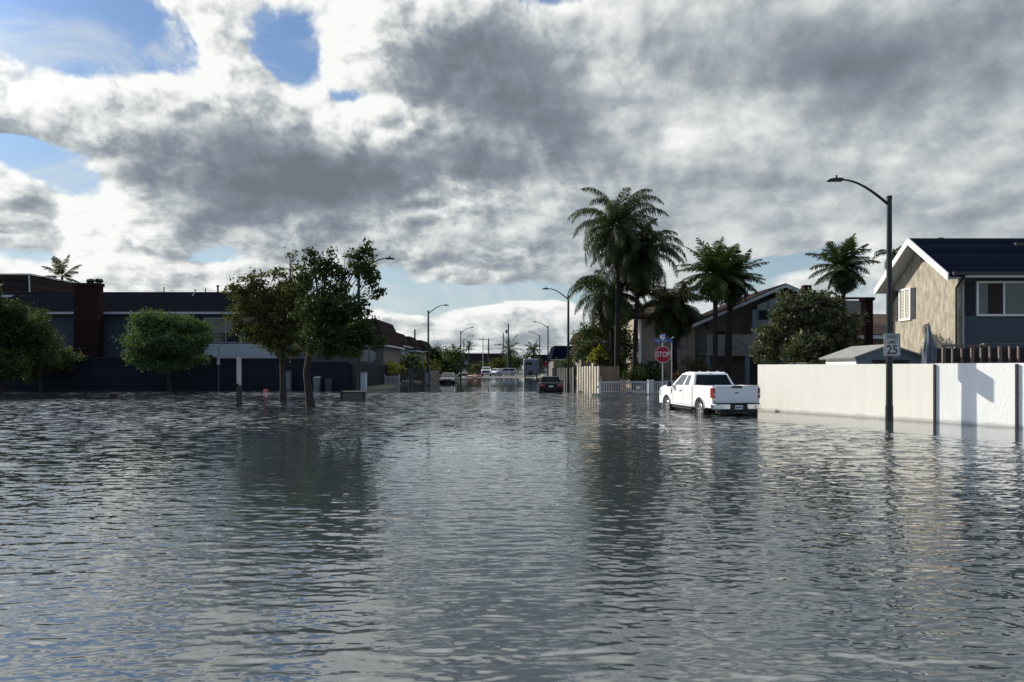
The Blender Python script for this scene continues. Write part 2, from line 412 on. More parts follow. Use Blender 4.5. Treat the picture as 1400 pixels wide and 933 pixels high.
# ------------------------------------------------------------------ ground and flood water
def sm(x, a, b):
    t = np.clip((x - a) / (b - a), 0, 1); return t*t*(3-2*t)
WA, WD = np.array([11.0, 33.1]), np.array([0.468, -0.884])      # the stucco wall: start and direction (towards us)
def wall_dist(x, y):   # signed distance in front (road side) of the wall line
    return -((x-WA[0])*(-WD[1]) - (y-WA[1])*(-WD[0]))
def gheight(x, y):
    x = np.asarray(x, float); y = np.asarray(y, float)
    g = np.full(np.broadcast(x, y).shape, -0.24)
    g = g + 0.36*sm(y, 118, 150)                                  # the street climbs out of the flood
    left = sm(-x, 10.5, 12.5)*sm(y, 63.0, 66.5)
    right = sm(x, 5.6, 6.6)*sm(y, 53.6, 55.2)
    back = sm(-wall_dist(x, y), 0.3, 2.0)*sm(x, 11.3, 12.3)
    yard = np.maximum(np.maximum(left, right), back)
    g = np.maximum(g, -0.24 + 0.40*yard)
    return g
gx = np.unique(np.concatenate([np.linspace(-900, -60, 22), np.linspace(-60, 45, 150), np.linspace(45, 900, 22)]))
gy = np.unique(np.concatenate([np.linspace(-300, -10, 12), np.linspace(-10, 175, 230), np.linspace(175, 1800, 30)]))
GX, GY = np.meshgrid(gx, gy); GZ = gheight(GX, GY)
nx, ny = len(gx), len(gy)
co = np.stack([GX.ravel(), GY.ravel(), GZ.ravel()], 1)
ii = (np.arange(ny-1)[:, None]*nx + np.arange(nx-1)[None, :]).ravel()
fc = np.stack([ii, ii+1, ii+nx+1, ii+nx], 1)
M_ground = mat('earth', (0.07, 0.065, 0.05), 0.95, 0.3, 0.6, bump=0.6, col2=(0.05, 0.06, 0.03))
M_asph = mat('asphalt', (0.055, 0.055, 0.055), 0.55, 0.25, 0.8, bump=0.5, bscale=40)
M_conc = mat('concrete', (0.30, 0.29, 0.27), 0.85, 0.2, 2.0, bump=0.4, bscale=30)
tag(raw_mesh('ground', co, fc, M_ground, smooth=True), kind='structure')

def strip(name, x0, x1, y0, y1, lift, m, nn=60):
    ys = np.linspace(y0, y1, nn); xs = np.array([x0, x1])
    XX, YY = np.meshgrid(xs, ys); ZZ = np.maximum(-0.24 + 0.36*sm(YY, 118, 150), -9) + lift
    c = np.stack([XX.ravel(), YY.ravel(), ZZ.ravel()], 1); i = np.arange(nn-1)*2
    return tag(raw_mesh(name, c, np.stack([i, i+1, i+3, i+2], 1), m), kind='structure')
strip('road', -7.3, 4.4, -20, 176, 0.02, M_asph)
strip('cross_road', -120, 120, 176.1, 186, 0.024, M_asph, 4)
for nm, x0, x1 in (('kerb', -7.62, -7.32), ('kerb', 4.42, 4.72)):
    k = MB()
    for y0 in range(100, 176, 4):
        z = float(-0.24 + 0.36*sm(np.array(float(y0+2)), 118, 150)) + 0.02
        k.box(x0, x1, y0, y0+3.98, z-0.1, z+0.13)
    tag(k.build(nm, M_conc), kind='structure')
strip('pavement', -9.6, -7.63, 60, 176, 0.15, M_conc)
strip('pavement', 4.73, 6.4, 60, 176, 0.15, M_conc)

# flood water: a polar sheet, fine where the eye sees fine ripples, with real wave relief
rng = np.random.default_rng(7)
th_d = np.linspace(R(-40), R(40), 900)
th_s = np.concatenate([np.linspace(R(-180), R(-40), 60, endpoint=False), th_d, np.linspace(R(40), R(180), 60)[1:]])
rr = [0.4]
while rr[-1] < 700:
    r = rr[-1]
    rr.append(r + (0.5 if r < 3.0 and r + 0.5 < 3.0 else max(0.016, min(0.00022*r*r + 0.0012*r, 0.035*r)) if r >= 3.0 else 3.0001-r))
rr = np.array(rr)
TH, RR = np.meshgrid(th_s, rr)
WX = RR*np.sin(TH); WY = RR*np.cos(TH)
dr = np.gradient(rr)[:, None]*np.ones_like(TH)
patch = np.zeros_like(WX)
for k in range(9):
    a = rng.uniform(0, 2*np.pi); kk = 2*np.pi/rng.uniform(5, 26); ph = rng.uniform(0, 6.28)
    patch += np.sin((WX*np.cos(a)*0.6 + WY*np.sin(a))*kk + ph)/9**0.5
# sheltered water: down the street, and along the stucco wall
wd = wall_dist(WX, WY)
calm_w = sm(-(wd + 0.35*patch + 0.25*np.sin(WX*3.1+WY*1.7)), -7.2, -4.2)*sm(WX, 5.0, 9.5)
front = 56.5 + 1.6*patch + np.where(WX < -9.6, 6.0, 0)
calm_s = sm(WY, front-1.0, front+2.5)
near_truck = sm(-(np.hypot((WX-8.5)/3.2, (WY-29.0)/2.6)), -1.2, -0.7)*0.55
calm = np.clip(np.maximum(np.maximum(calm_w, calm_s*0.96), near_truck), 0, 1)
energy = (1-calm)*np.clip(0.92 + 0.42*patch, 0.30, 1.6)
# smoother water by our feet
energy *= 0.50 + 0.50*sm(RR, 5.0, 11.0)
hgt = np.zeros_like(WX)
lams = np.exp(rng.uniform(np.log(0.08), np.log(0.8), 90))
for lam in lams:
    d = np.pi/2 + rng.normal(0.06, 0.34) if rng.random() < 0.88 else rng.uniform(0, np.pi)
    k = 2*np.pi/lam
    slope = 0.028*(0.22/lam)**0.1 if lam < 0.22 else 0.028*(0.22/lam)**1.2
    amp = slope/k
    w = 1 - sm(dr, lam/5.0, lam/2.6)
    ph = rng.uniform(0, 6.28)
    gm = 0.6 + 0.55*np.sin((WX*np.cos(d+1.2)+WY*np.sin(d+1.2))*k*0.13 + ph*3)
    s = np.sin((WX*np.cos(d) + WY*np.sin(d))*k + ph + 0.6*np.sin((WX*0.9-WY*0.4)*k*0.21+ph))
    hgt += amp*w*gm*(s + 0.22*np.cos(2*np.arcsin(np.clip(s, -1, 1))))
for lam in np.exp(rng.uniform(np.log(0.5), np.log(1.6), 14)):      # slow undulation
    d = np.pi/2 + rng.normal(0.1, 0.22); k = 2*np.pi/lam; ph = rng.uniform(0, 6.28)
    hgt += 0.006/k*(1 - sm(dr, lam/5.0, lam/2.6))*np.sin((WX*np.cos(d) + WY*np.sin(d))*k + ph + 0.8*np.sin((WX*0.8+WY*0.3)*k*0.3+ph))*(0.8+0.6*(1-sm(RR, 5.0, 11.0)))
inside = (1-sm(np.abs(TH), R(38.5), R(39.8)))
hgt *= energy*inside*sm(RR, 3.0, 3.4)
co = np.stack([WX.ravel(), WY.ravel(), hgt.ravel()], 1)
nr, nt_ = RR.shape
ii = (np.arange(nr-1)[:, None]*nt_ + np.arange(nt_-1)[None, :]).ravel()
fc = np.stack([ii, ii+nt_, ii+nt_+1, ii+1], 1)
n0 = len(co); co = np.vstack([co, [[0, 0, 0]]])
mw, nt, b = new_mat('flood_water'); N = nt.nodes; L = nt.links
b.inputs['Base Color'].default_value = (0.032, 0.040, 0.044, 1)
b.inputs['Roughness'].default_value = 0.03; b.inputs['IOR'].default_value = 2.5
tcw = N.new('ShaderNodeTexCoord')
at = N.new('ShaderNodeAttribute'); at.attribute_name = 'ripple'
def wn_(scale, sx, sy, det, rot=0.0):
    mp = N.new('ShaderNodeMapping'); mp.inputs['Scale'].default_value = (sx, sy, 1); mp.inputs['Rotation'].default_value = (0, 0, rot)
    L.new(tcw.outputs['Object'], mp.inputs[0])
    n = N.new('ShaderNodeTexNoise'); n.noise_dimensions = '2D'; n.inputs['Scale'].default_value = scale
    n.inputs['Detail'].default_value = det; n.inputs['Roughness'].default_value = 0.55; n.inputs['Distortion'].default_value = 0.3
    L.new(mp.outputs[0], n.inputs['Vector']); return n.outputs['Fac']
def m2(op, a, b_):
    n = N.new('ShaderNodeMath'); n.operation = op
    for i, q in enumerate((a, b_)):
        if isinstance(q, (int, float)): n.inputs[i].default_value = q
        else: L.new(q, n.inputs[i])
    return n.outputs[0]
# beyond the modelled relief the ripples are given straight as slopes
def slope(scale, sx, sy, det, rot, amp, fac):
    mp = N.new('ShaderNodeMapping'); mp.inputs['Scale'].default_value = (sx, sy, 1); mp.inputs['Rotation'].default_value = (0, 0, rot)
    L.new(tcw.outputs['Object'], mp.inputs[0])
    n = N.new('ShaderNodeTexNoise'); n.noise_dimensions = '2D'; n.inputs['Scale'].default_value = scale
    n.inputs['Detail'].default_value = det; n.inputs['Roughness'].default_value = 0.65; n.inputs['Distortion'].default_value = 0.4
    L.new(mp.outputs[0], n.inputs['Vector'])
    v = N.new('ShaderNodeVectorMath'); v.operation = 'SUBTRACT'; v.inputs[1].default_value = (0.5, 0.5, 0.5); L.new(n.outputs['Color'], v.inputs[0])
    w = N.new('ShaderNodeVectorMath'); w.operation = 'MULTIPLY'; w.inputs[1].default_value = (amp*0.6, amp, 0.0); L.new(v.outputs[0], w.inputs[0])
    if fac is None: return w.outputs[0]
    x = N.new('ShaderNodeVectorMath'); x.operation = 'SCALE'; L.new(w.outputs[0], x.inputs[0]); L.new(fac, x.inputs['Scale']); return x.outputs[0]
far = N.new('ShaderNodeAttribute'); far.attribute_name = 'far'
fe = m2('MULTIPLY', at.outputs['Fac'], far.outputs['Fac'])
s1 = slope(2.6, 0.55, 1.3, 4.0, 0.10, 1.7, fe)
s2 = slope(7.0, 0.55, 1.3, 2.0, -0.15, 0.40, at.outputs['Fac'])
s3 = slope(0.9, 0.5, 1.5, 3.0, 0.3, 0.012, None)
geo = N.new('ShaderNodeNewGeometry')
acc = geo.outputs['Normal']
for q in (s1, s2, s3):
    n = N.new('ShaderNodeVectorMath'); n.operation = 'ADD'; L.new(acc, n.inputs[0]); L.new(q, n.inputs[1]); acc = n.outputs[0]
n = N.new('ShaderNodeVectorMath'); n.operation = 'NORMALIZE'; L.new(acc, n.inputs[0]); L.new(n.outputs[0], b.inputs['Normal'])
wo_ = raw_mesh('water', co, fc, mw, smooth=True)
wo_.location = (0, 0, 0); tag(wo_, kind='structure')
me = wo_.data
for nm, arr in (('ripple', energy), ('far', sm(RR, 9, 30)*inside + (1-inside))):
    a_ = me.attributes.new(nm, 'FLOAT', 'POINT'); v = np.append(arr.ravel(), 0.5).astype(np.float32)
    a_.data.foreach_set('value', v[:len(me.vertices)])
print('water verts', len(me.vertices))
# ------------------------------------------------------------------ building materials
M_tan = mat('tan_stucco', (0.25, 0.22, 0.17), 0.92, 0.30, 4.5, stretch=(1, 1, 0.40), bump=0.6, bscale=22, detail=8, col2=(0.46, 0.415, 0.33))
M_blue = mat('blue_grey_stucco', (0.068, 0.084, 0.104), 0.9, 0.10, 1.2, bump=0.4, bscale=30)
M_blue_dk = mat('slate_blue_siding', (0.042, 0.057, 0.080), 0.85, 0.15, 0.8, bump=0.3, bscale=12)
M_white = mat('white_paint', (0.78, 0.77, 0.74), 0.5, 0.05, 3.0)
M_white_dk = mat('dull_white_paint', (0.42, 0.43, 0.44), 0.6, 0.08, 3.0)  # white in a darker, greyer tone
M_roof_navy = mat_bands('dark_shingles', (0.009, 0.012, 0.023), (0.005, 0.006, 0.012), 2, 0.14, 0.12, 1.0, 0.45, 0.4, 14.0, spec=0.0)
M_roof_blk = mat_bands('charcoal_shingles', (0.010, 0.011, 0.015), (0.005, 0.005, 0.008), 2, 0.15, 0.12, 1.0, 0.3, 0.2, 6.0, spec=0.0)
M_roof_brn = mat_bands('brown_tiles', (0.075, 0.045, 0.035), (0.04, 0.02, 0.016), 2, 0.16, 0.16, 0.9, 0.35, 0.8, 7.0, spec=0.2)
M_roof_mans = mat_bands('brown_shakes', (0.034, 0.027, 0.026), (0.017, 0.013, 0.013), 2, 0.2, 0.12, 1.0, 0.3, 0.5, 5.0, spec=0.0)
M_brick = mat_bands('red_brick', (0.026, 0.010, 0.011), (0.014, 0.008, 0.008), 2, 0.085, 0.16, 0.9, 0.35, 0.7, 8.0, spec=0.15)
M_glass = mat('window_glass', (0.012, 0.016, 0.022), 0.04, 0.3, 0.5, spec=0.8)
M_glass_lt = mat('curtained_glass', (0.03, 0.038, 0.042), 0.12, 0.5, 1.2, spec=0.7)
M_blind = mat_bands('window_blinds', (0.50, 0.48, 0.42), (0.10, 0.10, 0.09), 2, 0.075, 0.35, 0.6, 0.1, 0.2, 1.0)
M_shutter = mat_bands('dark_shutter', (0.018, 0.018, 0.030), (0.006, 0.006, 0.01), 2, 0.06, 0.25, 0.6, 0.1, 0.4, 3.0)
M_blkmetal = mat('black_metal', (0.018, 0.018, 0.020), 0.4, 0.2, 4.0)
M_cream_wall = mat('cream_stucco', (0.88, 0.86, 0.80), 0.9, 0.05, 0.5, stretch=(1, 1, 0.8), bump=0.25, bscale=28, detail=8, col2=(0.84, 0.81, 0.73))
M_white_wall = mat('white_stucco', (0.87, 0.87, 0.85), 0.9, 0.04, 0.7, stretch=(1, 1, 0.5), bump=0.5, bscale=28, detail=8)
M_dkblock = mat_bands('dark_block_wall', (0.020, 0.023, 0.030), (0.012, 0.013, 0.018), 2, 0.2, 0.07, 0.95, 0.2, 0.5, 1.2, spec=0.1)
M_wood_red = mat('redwood', (0.16, 0.115, 0.10), 0.8, 0.3, 1.5, stretch=(1, 1, 4), bump=0.4)
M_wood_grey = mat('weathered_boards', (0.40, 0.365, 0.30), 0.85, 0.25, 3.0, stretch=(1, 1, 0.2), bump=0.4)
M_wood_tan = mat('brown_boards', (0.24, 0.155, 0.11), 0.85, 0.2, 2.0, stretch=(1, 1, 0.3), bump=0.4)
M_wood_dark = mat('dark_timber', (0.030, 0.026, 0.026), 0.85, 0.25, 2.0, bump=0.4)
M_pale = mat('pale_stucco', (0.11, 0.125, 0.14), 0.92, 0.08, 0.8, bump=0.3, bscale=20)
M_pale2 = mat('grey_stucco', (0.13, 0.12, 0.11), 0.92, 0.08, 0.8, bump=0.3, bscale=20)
M_gh = mat('beige_stucco', (0.21, 0.195, 0.175), 0.92, 0.10, 0.7, bump=0.4, bscale=20)
M_tan_dk = mat('brown_stucco', (0.30, 0.245, 0.19), 0.92, 0.10, 0.7, bump=0.4, bscale=20)
M_garage = mat_bands('garage_door_panels', (0.16, 0.17, 0.18), (0.06, 0.06, 0.07), 2, 0.5, 0.05, 0.6, 0.05, 0.5, 1.0)
M_bluepaint = mat('blue_grey_paint', (0.13, 0.16, 0.20), 0.6, 0.05, 2.0)

def tide(m, z0=0.02, z1=0.16, k=0.62):
    nt = m.node_tree; N = nt.nodes; L = nt.links; b = N['Principled BSDF']
    src = b.inputs['Base Color'].links[0].from_socket
    g = N.new('ShaderNodeNewGeometry'); sp = N.new('ShaderNodeSeparateXYZ'); L.new(g.outputs['Position'], sp.inputs[0])
    nz = N.new('ShaderNodeTexNoise'); nz.inputs['Scale'].default_value = 1.7; nz.inputs['Detail'].default_value = 6; L.new(g.outputs['Position'], nz.inputs['Vector'])
    ad = N.new('ShaderNodeMath'); ad.operation = 'MULTIPLY_ADD'; ad.inputs[1].default_value = -0.16; L.new(nz.outputs['Fac'], ad.inputs[0]); L.new(sp.outputs['Z'], ad.inputs[2])
    mr = N.new('ShaderNodeMapRange'); mr.interpolation_type = 'SMOOTHSTEP'; mr.inputs['From Min'].default_value = z0-0.08; mr.inputs['From Max'].default_value = z1-0.08
    mr.inputs['To Min'].default_value = k; mr.inputs['To Max'].default_value = 1.0; L.new(ad.outputs[0], mr.inputs['Value'])
    # faint vertical run marks below the top
    mp = N.new('ShaderNodeMapping'); mp.inputs['Scale'].default_value = (3.0, 3.0, 0.25); L.new(g.outputs['Position'], mp.inputs[0])
    n2 = N.new('ShaderNodeTexNoise'); n2.inputs['Scale'].default_value = 1.6; n2.inputs['Detail'].default_value = 7; L.new(mp.outputs[0], n2.inputs['Vector'])
    m2_ = N.new('ShaderNodeMapRange'); m2_.inputs['From Min'].default_value = 0.35; m2_.inputs['From Max'].default_value = 0.6; m2_.inputs['To Min'].default_value = 0.95; m2_.inputs['To Max'].default_value = 1.0
    L.new(n2.outputs['Fac'], m2_.inputs['Value'])
    mm = N.new('ShaderNodeMath'); mm.operation = 'MULTIPLY'; L.new(mr.outputs[0], mm.inputs[0]); L.new(m2_.outputs[0], mm.inputs[1])
    v = N.new('ShaderNodeVectorMath'); v.operation = 'SCALE'; L.new(src, v.inputs[0]); L.new(mm.outputs[0], v.inputs['Scale']); L.new(v.outputs[0], b.inputs['Base Color'])
    return m
tide(M_cream_wall); tide(M_white_wall)

def window(parent, face, a0, a1, z0, z1, p, mull=(), frame=None, glass=None, bars=(), fw=0.07, out=-1, blinds=None, label=None):
    """face 'y': lies in plane y=p spanning x a0..a1; face 'x': plane x=p spanning y a0..a1; out = side it faces"""
    frame = frame or M_white; glass = glass or M_glass
    def bx(m, u0, u1, w0, w1, d0, d1):
        if face == 'y': m.box(u0, u1, p+out*d0, p+out*d1, w0, w1)
        else: m.box(p+out*d0, p+out*d1, u0, u1, w0, w1)
    fr = MB()
    bx(fr, a0, a1, z0, z0+fw, -0.02, 0.07); bx(fr, a0, a1, z1-fw, z1, -0.02, 0.06)
    bx(fr, a0, a0+fw, z0+fw, z1-fw, -0.02, 0.06); bx(fr, a1-fw, a1, z0+fw, z1-fw, -0.02, 0.06)
    for m in mull: bx(fr, m-fw*0.4, m+fw*0.4, z0+fw, z1-fw, -0.015, 0.045)
    for zz in bars: bx(fr, a0+fw, a1-fw, zz-0.02, zz+0.02, -0.012, 0.035)
    w = fr.build('window', frame, parent)
    if label: w['label'] = label
    g = MB(); bx(g, a0+fw, a1-fw, z0+fw, z1-fw, 0.002, 0.012)
    g.build('pane', glass, w)
    if blinds:
        b = MB(); bx(b, blinds[0], blinds[1], z0+fw, z1-fw, 0.014, 0.024); b.build('blind', blinds[2] if len(blinds) > 2 else M_blind, w)
    return w

def gable_roof_y(x0, x1, ym, zr, ye0, ze0, ye1, ze1, t=0.16):
    """ridge along x at y=ym"""
    m = MB()
    m.slab([(x0, ye0, ze0), (x1, ye0, ze0), (x1, ym, zr), (x0, ym, zr)], t)
    m.slab([(x1, ye1, ze1), (x0, ye1, ze1), (x0, ym+0.001, zr), (x1, ym+0.001, zr)], t)
    return m

# ---- the tan and blue house on the right ------------------------------------------------
rh = thing('stucco_house', 'two storey house with sunlit tan gable end, navy roof and blue grey front', 'house', (19.9, 33, 0))
m = MB(); gx0 = 19.9
m.prism([(33.0, -0.1), (38.6, -0.1), (38.6, 6.15), (35.8, 8.02), (33.0, 6.15)], 0, gx0, gx0+0.3)
m.build('gable_wall', M_tan, rh)
m = MB(); m.box(gx0+0.301, 40, 33.02, 33.3, -0.1, 6.1); m.box(39.7, 40, 33.3, 38.6, -0.1, 6.1); m.box(gx0+0.301, 40, 38.3, 38.6, -0.1, 6.1)
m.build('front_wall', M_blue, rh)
r = gable_roof_y(19.22, 40.6, 35.8, 8.17, 32.55, 6.05, 39.05, 6.05, 0.14); rf = r.build('roof', M_roof_navy, rh)
m = MB(); m.box(23.9, 24.5, 35.05, 35.45, 7.66, 7.84); m.build('roof_vent', M_blkmetal, rf)
m = MB()   # white rake boards with the soffit behind them
for (ya, yb) in ((32.5, 35.8), (39.1, 35.8)):
    za, zb = 6.03, 8.155
    m.hexa([(19.14, ya, za-0.30), (19.21, ya, za-0.30), (19.21, yb, zb-0.30), (19.14, yb, zb-0.30),
            (19.14, ya, za+0.02), (19.21, ya, za+0.02), (19.21, yb, zb+0.02), (19.14, yb, zb+0.02)])
m.build('rake_board', M_white, rh)
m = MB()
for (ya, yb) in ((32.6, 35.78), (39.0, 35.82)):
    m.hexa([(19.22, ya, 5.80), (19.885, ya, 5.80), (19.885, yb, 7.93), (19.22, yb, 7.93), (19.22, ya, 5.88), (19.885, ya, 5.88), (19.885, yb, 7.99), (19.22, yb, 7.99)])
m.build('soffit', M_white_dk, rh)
m = MB(); m.box(19.9, 40, 32.42, 32.53, 5.86, 6.02); m.build('fascia', M_white, rh)
m = MB(); m.box(19.3, 40, 32.28, 32.41, 5.96, 6.10); m.build('gutter', M_blkmetal, rh)
m = MB(); m.tube([(19.82, 32.36, 5.98), (19.82, 32.6, 5.8), (19.80, 32.95, 5.45), (19.80, 32.95, 0.2)], 0.055, 8); m.build('downspout', M_blkmetal, rh)
m = MB(); m.tube([(20.1, 32.95, 5.5), (20.1, 32.95, 0.2)], 0.035, 8); m.build('conduit', M_white_dk, rh)
m = MB(); m.tube([(19.83, 38.5, 5.9), (19.83, 38.5, 0.2)], 0.05, 8); m.build('downspout', M_blkmetal, rh)
window(rh, 'x', 36.85, 37.95, 4.28, 5.9, gx0, mull=(37.4,), fw=0.09, blinds=(36.94, 37.86))
for y0, y1 in ((36.45, 36.83), (37.98, 38.36)):
    m = MB(); m.box(gx0-0.035, gx0-0.003, y0, y1, 4.32, 5.86); m.build('shutter', M_shutter, rh)
window(rh, 'y', 20.72, 23.35, 4.2, 5.76, 33.02, mull=(21.95,), fw=0.09, glass=M_glass_lt, blinds=(21.25, 21.9, mat_bands('brown_blinds', (0.035, 0.022, 0.018), (0.012, 0.010, 0.010), 2, 0.08, 0.3, 0.6)))
m = MB(); m.box(20.2, 20.66, 32.985, 33.017, 4.25, 5.72); m.build('shutter', M_shutter, rh)
m = MB(); m.box(23.41, 23.87, 32.985, 33.017, 4.25, 5.72); m.build('shutter', M_shutter, rh)
m = MB()
for k in range(5): m.box(gx0-0.03, gx0-0.003, 35.62, 35.98, 7.02+k*0.12, 7.09+k*0.12)
m.build('gable_vent', M_wood_dark, rh)
m = MB()
for a in range(12):
    t = a/12*6.283; m.tube([(gx0-0.02, 35.5, 3.72), (gx0-0.03, 35.5+0.26*math.cos(t), 3.72+0.26*math.sin(t)), (gx0-0.02, 35.5+0.33*math.cos(t+.4), 3.72+0.3*math.sin(t+.4))], 0.014, 5)
m.build('wall_ornament', M_blkmetal, rh)

# ---- redwood patio cover behind the wall -------------------------------------------------
pc = thing('patio_cover', 'reddish brown slatted patio railing above the white wall, beside the folded umbrella', 'railing', (16.8, 28.6, 0))
m = MB(); m.beam((16.55, 28.6, 2.76), (18.2, 28.45, 2.74), 0.16, 0.05); m.beam((18.15, 28.5, 2.82), (26, 28.2, 2.86), 0.16, 0.05); m.build('top_rail', M_wood_red, pc)
m = MB(); m.beam((16.55, 28.6, 2.06), (26, 28.2, 2.06), 0.12, 0.06); m.build('bottom_rail', M_wood_red, pc)
rnd = random.Random(3)
for k in range(26):
    x = 16.62 + k*0.355 + rnd.uniform(-0.02, 0.02)
    w = 0.055 if k % 3 else 0.12
    m = MB(); m.box(x, x+w, 28.52-(x-16.6)*0.04, 28.60-(x-16.6)*0.04, 2.085, 2.72 if x < 18 else 2.79); m.build('slat', M_wood_red, pc)
m = MB(); m.box(16.62, 26, 28.95, 29.02, 0.1, 2.66); m.build('shade_panel', M_wood_dark, pc)  # dark sheet stands in for the shadow behind the slats

um = thing('folded_umbrella', 'closed blue grey patio umbrella standing against the tan gable', 'umbrella', (15.95, 28.3, 0))
def umb():
    vs = []; fs = []; n = 18; rows = 14
    for j in range(rows):
        t = j/(rows-1); z = 3.52 - 1.75*t
        r0 = 0.045 + 0.15*math.sin(min(1, t*1.25)*1.7)**1.2
        for i in range(n):
            a = i/n*2*math.pi; r = r0*(1 + 0.28*math.cos(a*6 + t*2.4)*min(1, t*2))
            dx = 0.10*max(0, 1-abs(t-.55)/.25) if math.cos(a) > 0.3 else 0
            vs.append((15.95+r*math.cos(a)+dx, 28.3+r*math.sin(a), z))
    for j in range(rows-1):
        for i in range(n): fs.append((j*n+i, j*n+(i+1) % n, (j+1)*n+(i+1) % n, (j+1)*n+i))
    fs.append(tuple(range(n)))
    return MB().add(vs, fs)
M_umb = mat('blue_canvas', (0.10, 0.12, 0.15), 0.9, 0.5, 6.0, stretch=(2, 2, 0.5), bump=0.4)
umb().build('canopy', M_umb, um, smooth=True)
m = MB(); m.tube([(15.95, 28.3, 0.15), (15.95, 28.3, 3.62)], 0.025, 8); m.build('pole', M_blkmetal, um)

# ---- small white garage/shed --------------------------------------------------------------
sh = thing('garden_shed', 'low white shed with grey gable roof peeking over the cream wall, behind the speed sign', 'shed', (15.3, 30, 0))
m = MB(); m.prism([(14.0, 0.1), (16.6, 0.1), (16.6, 2.36), (15.25, 2.80), (14.0, 2.36)], 1, 30.0, 30.12); m.build('front_wall', M_bluepaint, sh)  # front of the white shed coloured blue-grey in place of shade
for x in (14.0, 16.5):
    m = MB(); m.box(x, x+.1, 30.121, 33, 0.1, 2.34); m.build('side_wall', M_white, sh)
m = MB()
m.slab([(13.78, 29.8, 2.33), (15.25, 29.8, 2.86), (15.25, 33.2, 2.86), (13.78, 33.2, 2.33)], 0.07)
m.slab([(15.252, 29.8, 2.86), (16.85, 29.8, 2.33), (16.85, 33.2, 2.33), (15.252, 33.2, 2.86)], 0.07)
m.build('roof', mat('grey_felt', (0.20, 0.20, 0.19), 0.9, 0.2, 3.0, bump=0.4), sh)
m = MB(); m.box(14.6, 16.1, 29.93, 29.99, 2.13, 2.22); m.box(14.66, 16.04, 29.96, 29.995, 0.15, 2.13); m.build('door', M_wood_dark, sh)
# long low roof to the left of the shed
lr = thing('carport', 'flat dark carport roof between the bushy tree and the shed, just above the wall', 'carport', (14.5, 34, 0))
m = MB(); m.box(13.4, 15.7, 33.6, 36.0, 2.02, 2.14); m.build('roof', M_wood_dark, lr)
for x in (13.5, 15.6):
    m = MB(); m.box(x-0.05, x+0.05, 33.7, 33.8, 0.1, 2.02); m.build('post', M_wood_dark, lr)

# ---- tile roofed neighbour ------------------------------------------------------------------
th = thing('tile_roof_house', 'low brown tile roofed house with tall brick chimney, left of the tan gable', 'house', (24, 48, 0))
m = MB(); m.box(22.6, 34, 48, 58, 0, 4.1); m.build('wall', M_tan, th)
m = MB(); m.slab([(22.1, 47.5, 4.05), (34, 47.5, 4.05), (34, 53, 5.75), (24.2, 53, 5.75)], 0.14)
m.slab([(22.1, 58.5, 4.05), (22.1, 47.5, 4.05), (24.2, 53, 5.74), (24.2, 53.01, 5.74)], 0.14); tr = m.build('roof', M_roof_brn, th)
m = MB(); m.box(22.15, 34, 47.42, 47.5, 3.75, 3.98); m.box(22.02, 22.10, 47.5, 58, 3.75, 3.98); m.build('fascia', M_white, th)
m = MB(); m.box(22.58, 23.05, 47.2, 47.9, 0, 6.2); m.box(22.50, 23.13, 47.12, 47.98, 6.2, 6.4); m.build('chimney', M_brick, th)
window(th, 'y', 24.4, 25.6, 2.0, 3.4, 48, mull=(25.0,))

# ---- gabled house with big windows and balcony behind the palms -------------------------------
gh = thing('gabled_house', 'tan two storey house with glazed gable and rounded balcony behind the palms and white pickup', 'house', (14, 58, 0))
yf = 58.0
m = MB(); m.prism([(14.9, 0.1), (22.6, 0.1), (22.6, 7.35), (21.2, 8.2), (14.9, 5.62)], 1, yf+2.6, yf+2.9); m.build('rear_wall', M_gh, gh)
m = MB(); m.box(19.0, 22.6, yf, yf+2.59, 4.55, 5.6); m.build('gable_sill_wall', M_gh, gh)
m = MB(); m.box(22.4, 27.5, yf+0.3, yf+2.6, 0.1, 7.2); m.build('right_wall', M_gh, gh)
# balcony with curved relief
m = MB(); m.box(15.2, 19.5, yf-0.5, yf-0.35, 2.82, 4.50); m.box(15.2, 19.5, yf-0.35, yf+2.59, 2.9, 3.05)
bal = m.build('balcony', M_gh, gh)
m = MB(); m.tube([(17.35+0.95*math.cos(a), yf-0.51, 3.0+1.05*math.sin(a)) for a in np.linspace(0, math.pi, 18)], 0.035, 6)
m.tube([(17.35+0.28*math.cos(a), yf-0.51, 3.45+0.14*math.sin(a)) for a in np.linspace(0, 2*math.pi, 14)], 0.025, 6); m.build('relief', M_bluepaint, bal)
for x, z0, z1 in ((18.9, 4.5, 6.4), (18.35, 0.1, 2.82), (19.5, 0.1, 2.82), (15.3, 0.1, 2.82)):
    m = MB(); m.box(x-0.16, x+0.16, yf-0.4, yf-0.1, z0, z1); m.build('column', M_bluepaint, gh)
# glazed gable: trapezoid panes between white trim
Mw = M_bluepaint
m = MB(); m.prism([(19.35, 5.65), (21.0, 5.65), (21.0, 7.55), (19.35, 6.85)], 1, yf+0.10, yf+0.13); p_ = m.build('gable_window', M_glass, gh)
m = MB()
for x, zt in ((19.3, 6.85), (20.15, 7.2), (21.05, 7.75), (22.3, 7.1)): m.box(x-0.05, x+0.05, yf+0.02, yf+0.09, 5.62, zt)
m.box(19.3, 22.4, yf+0.01, yf+0.09, 5.56, 5.66); m.build('frame', Mw, p_)
m = MB(); m.prism([(21.1, 5.65), (22.3, 5.65), (22.3, 7.15), (21.1, 7.62)], 1, yf+0.10, yf+0.13); m.build('gable_window', M_glass, gh)
m = MB()
m.slab([(14.0, yf-0.7, 5.35), (21.2, yf-0.7, 8.45), (21.2, yf+10, 8.45), (14.0, yf+10, 5.35)], 0.16)
m.slab([(21.202, yf-0.7, 8.45), (23.0, yf-0.7, 7.72), (23.0, yf+10, 7.72), (21.202, yf+10, 8.45)], 0.16)
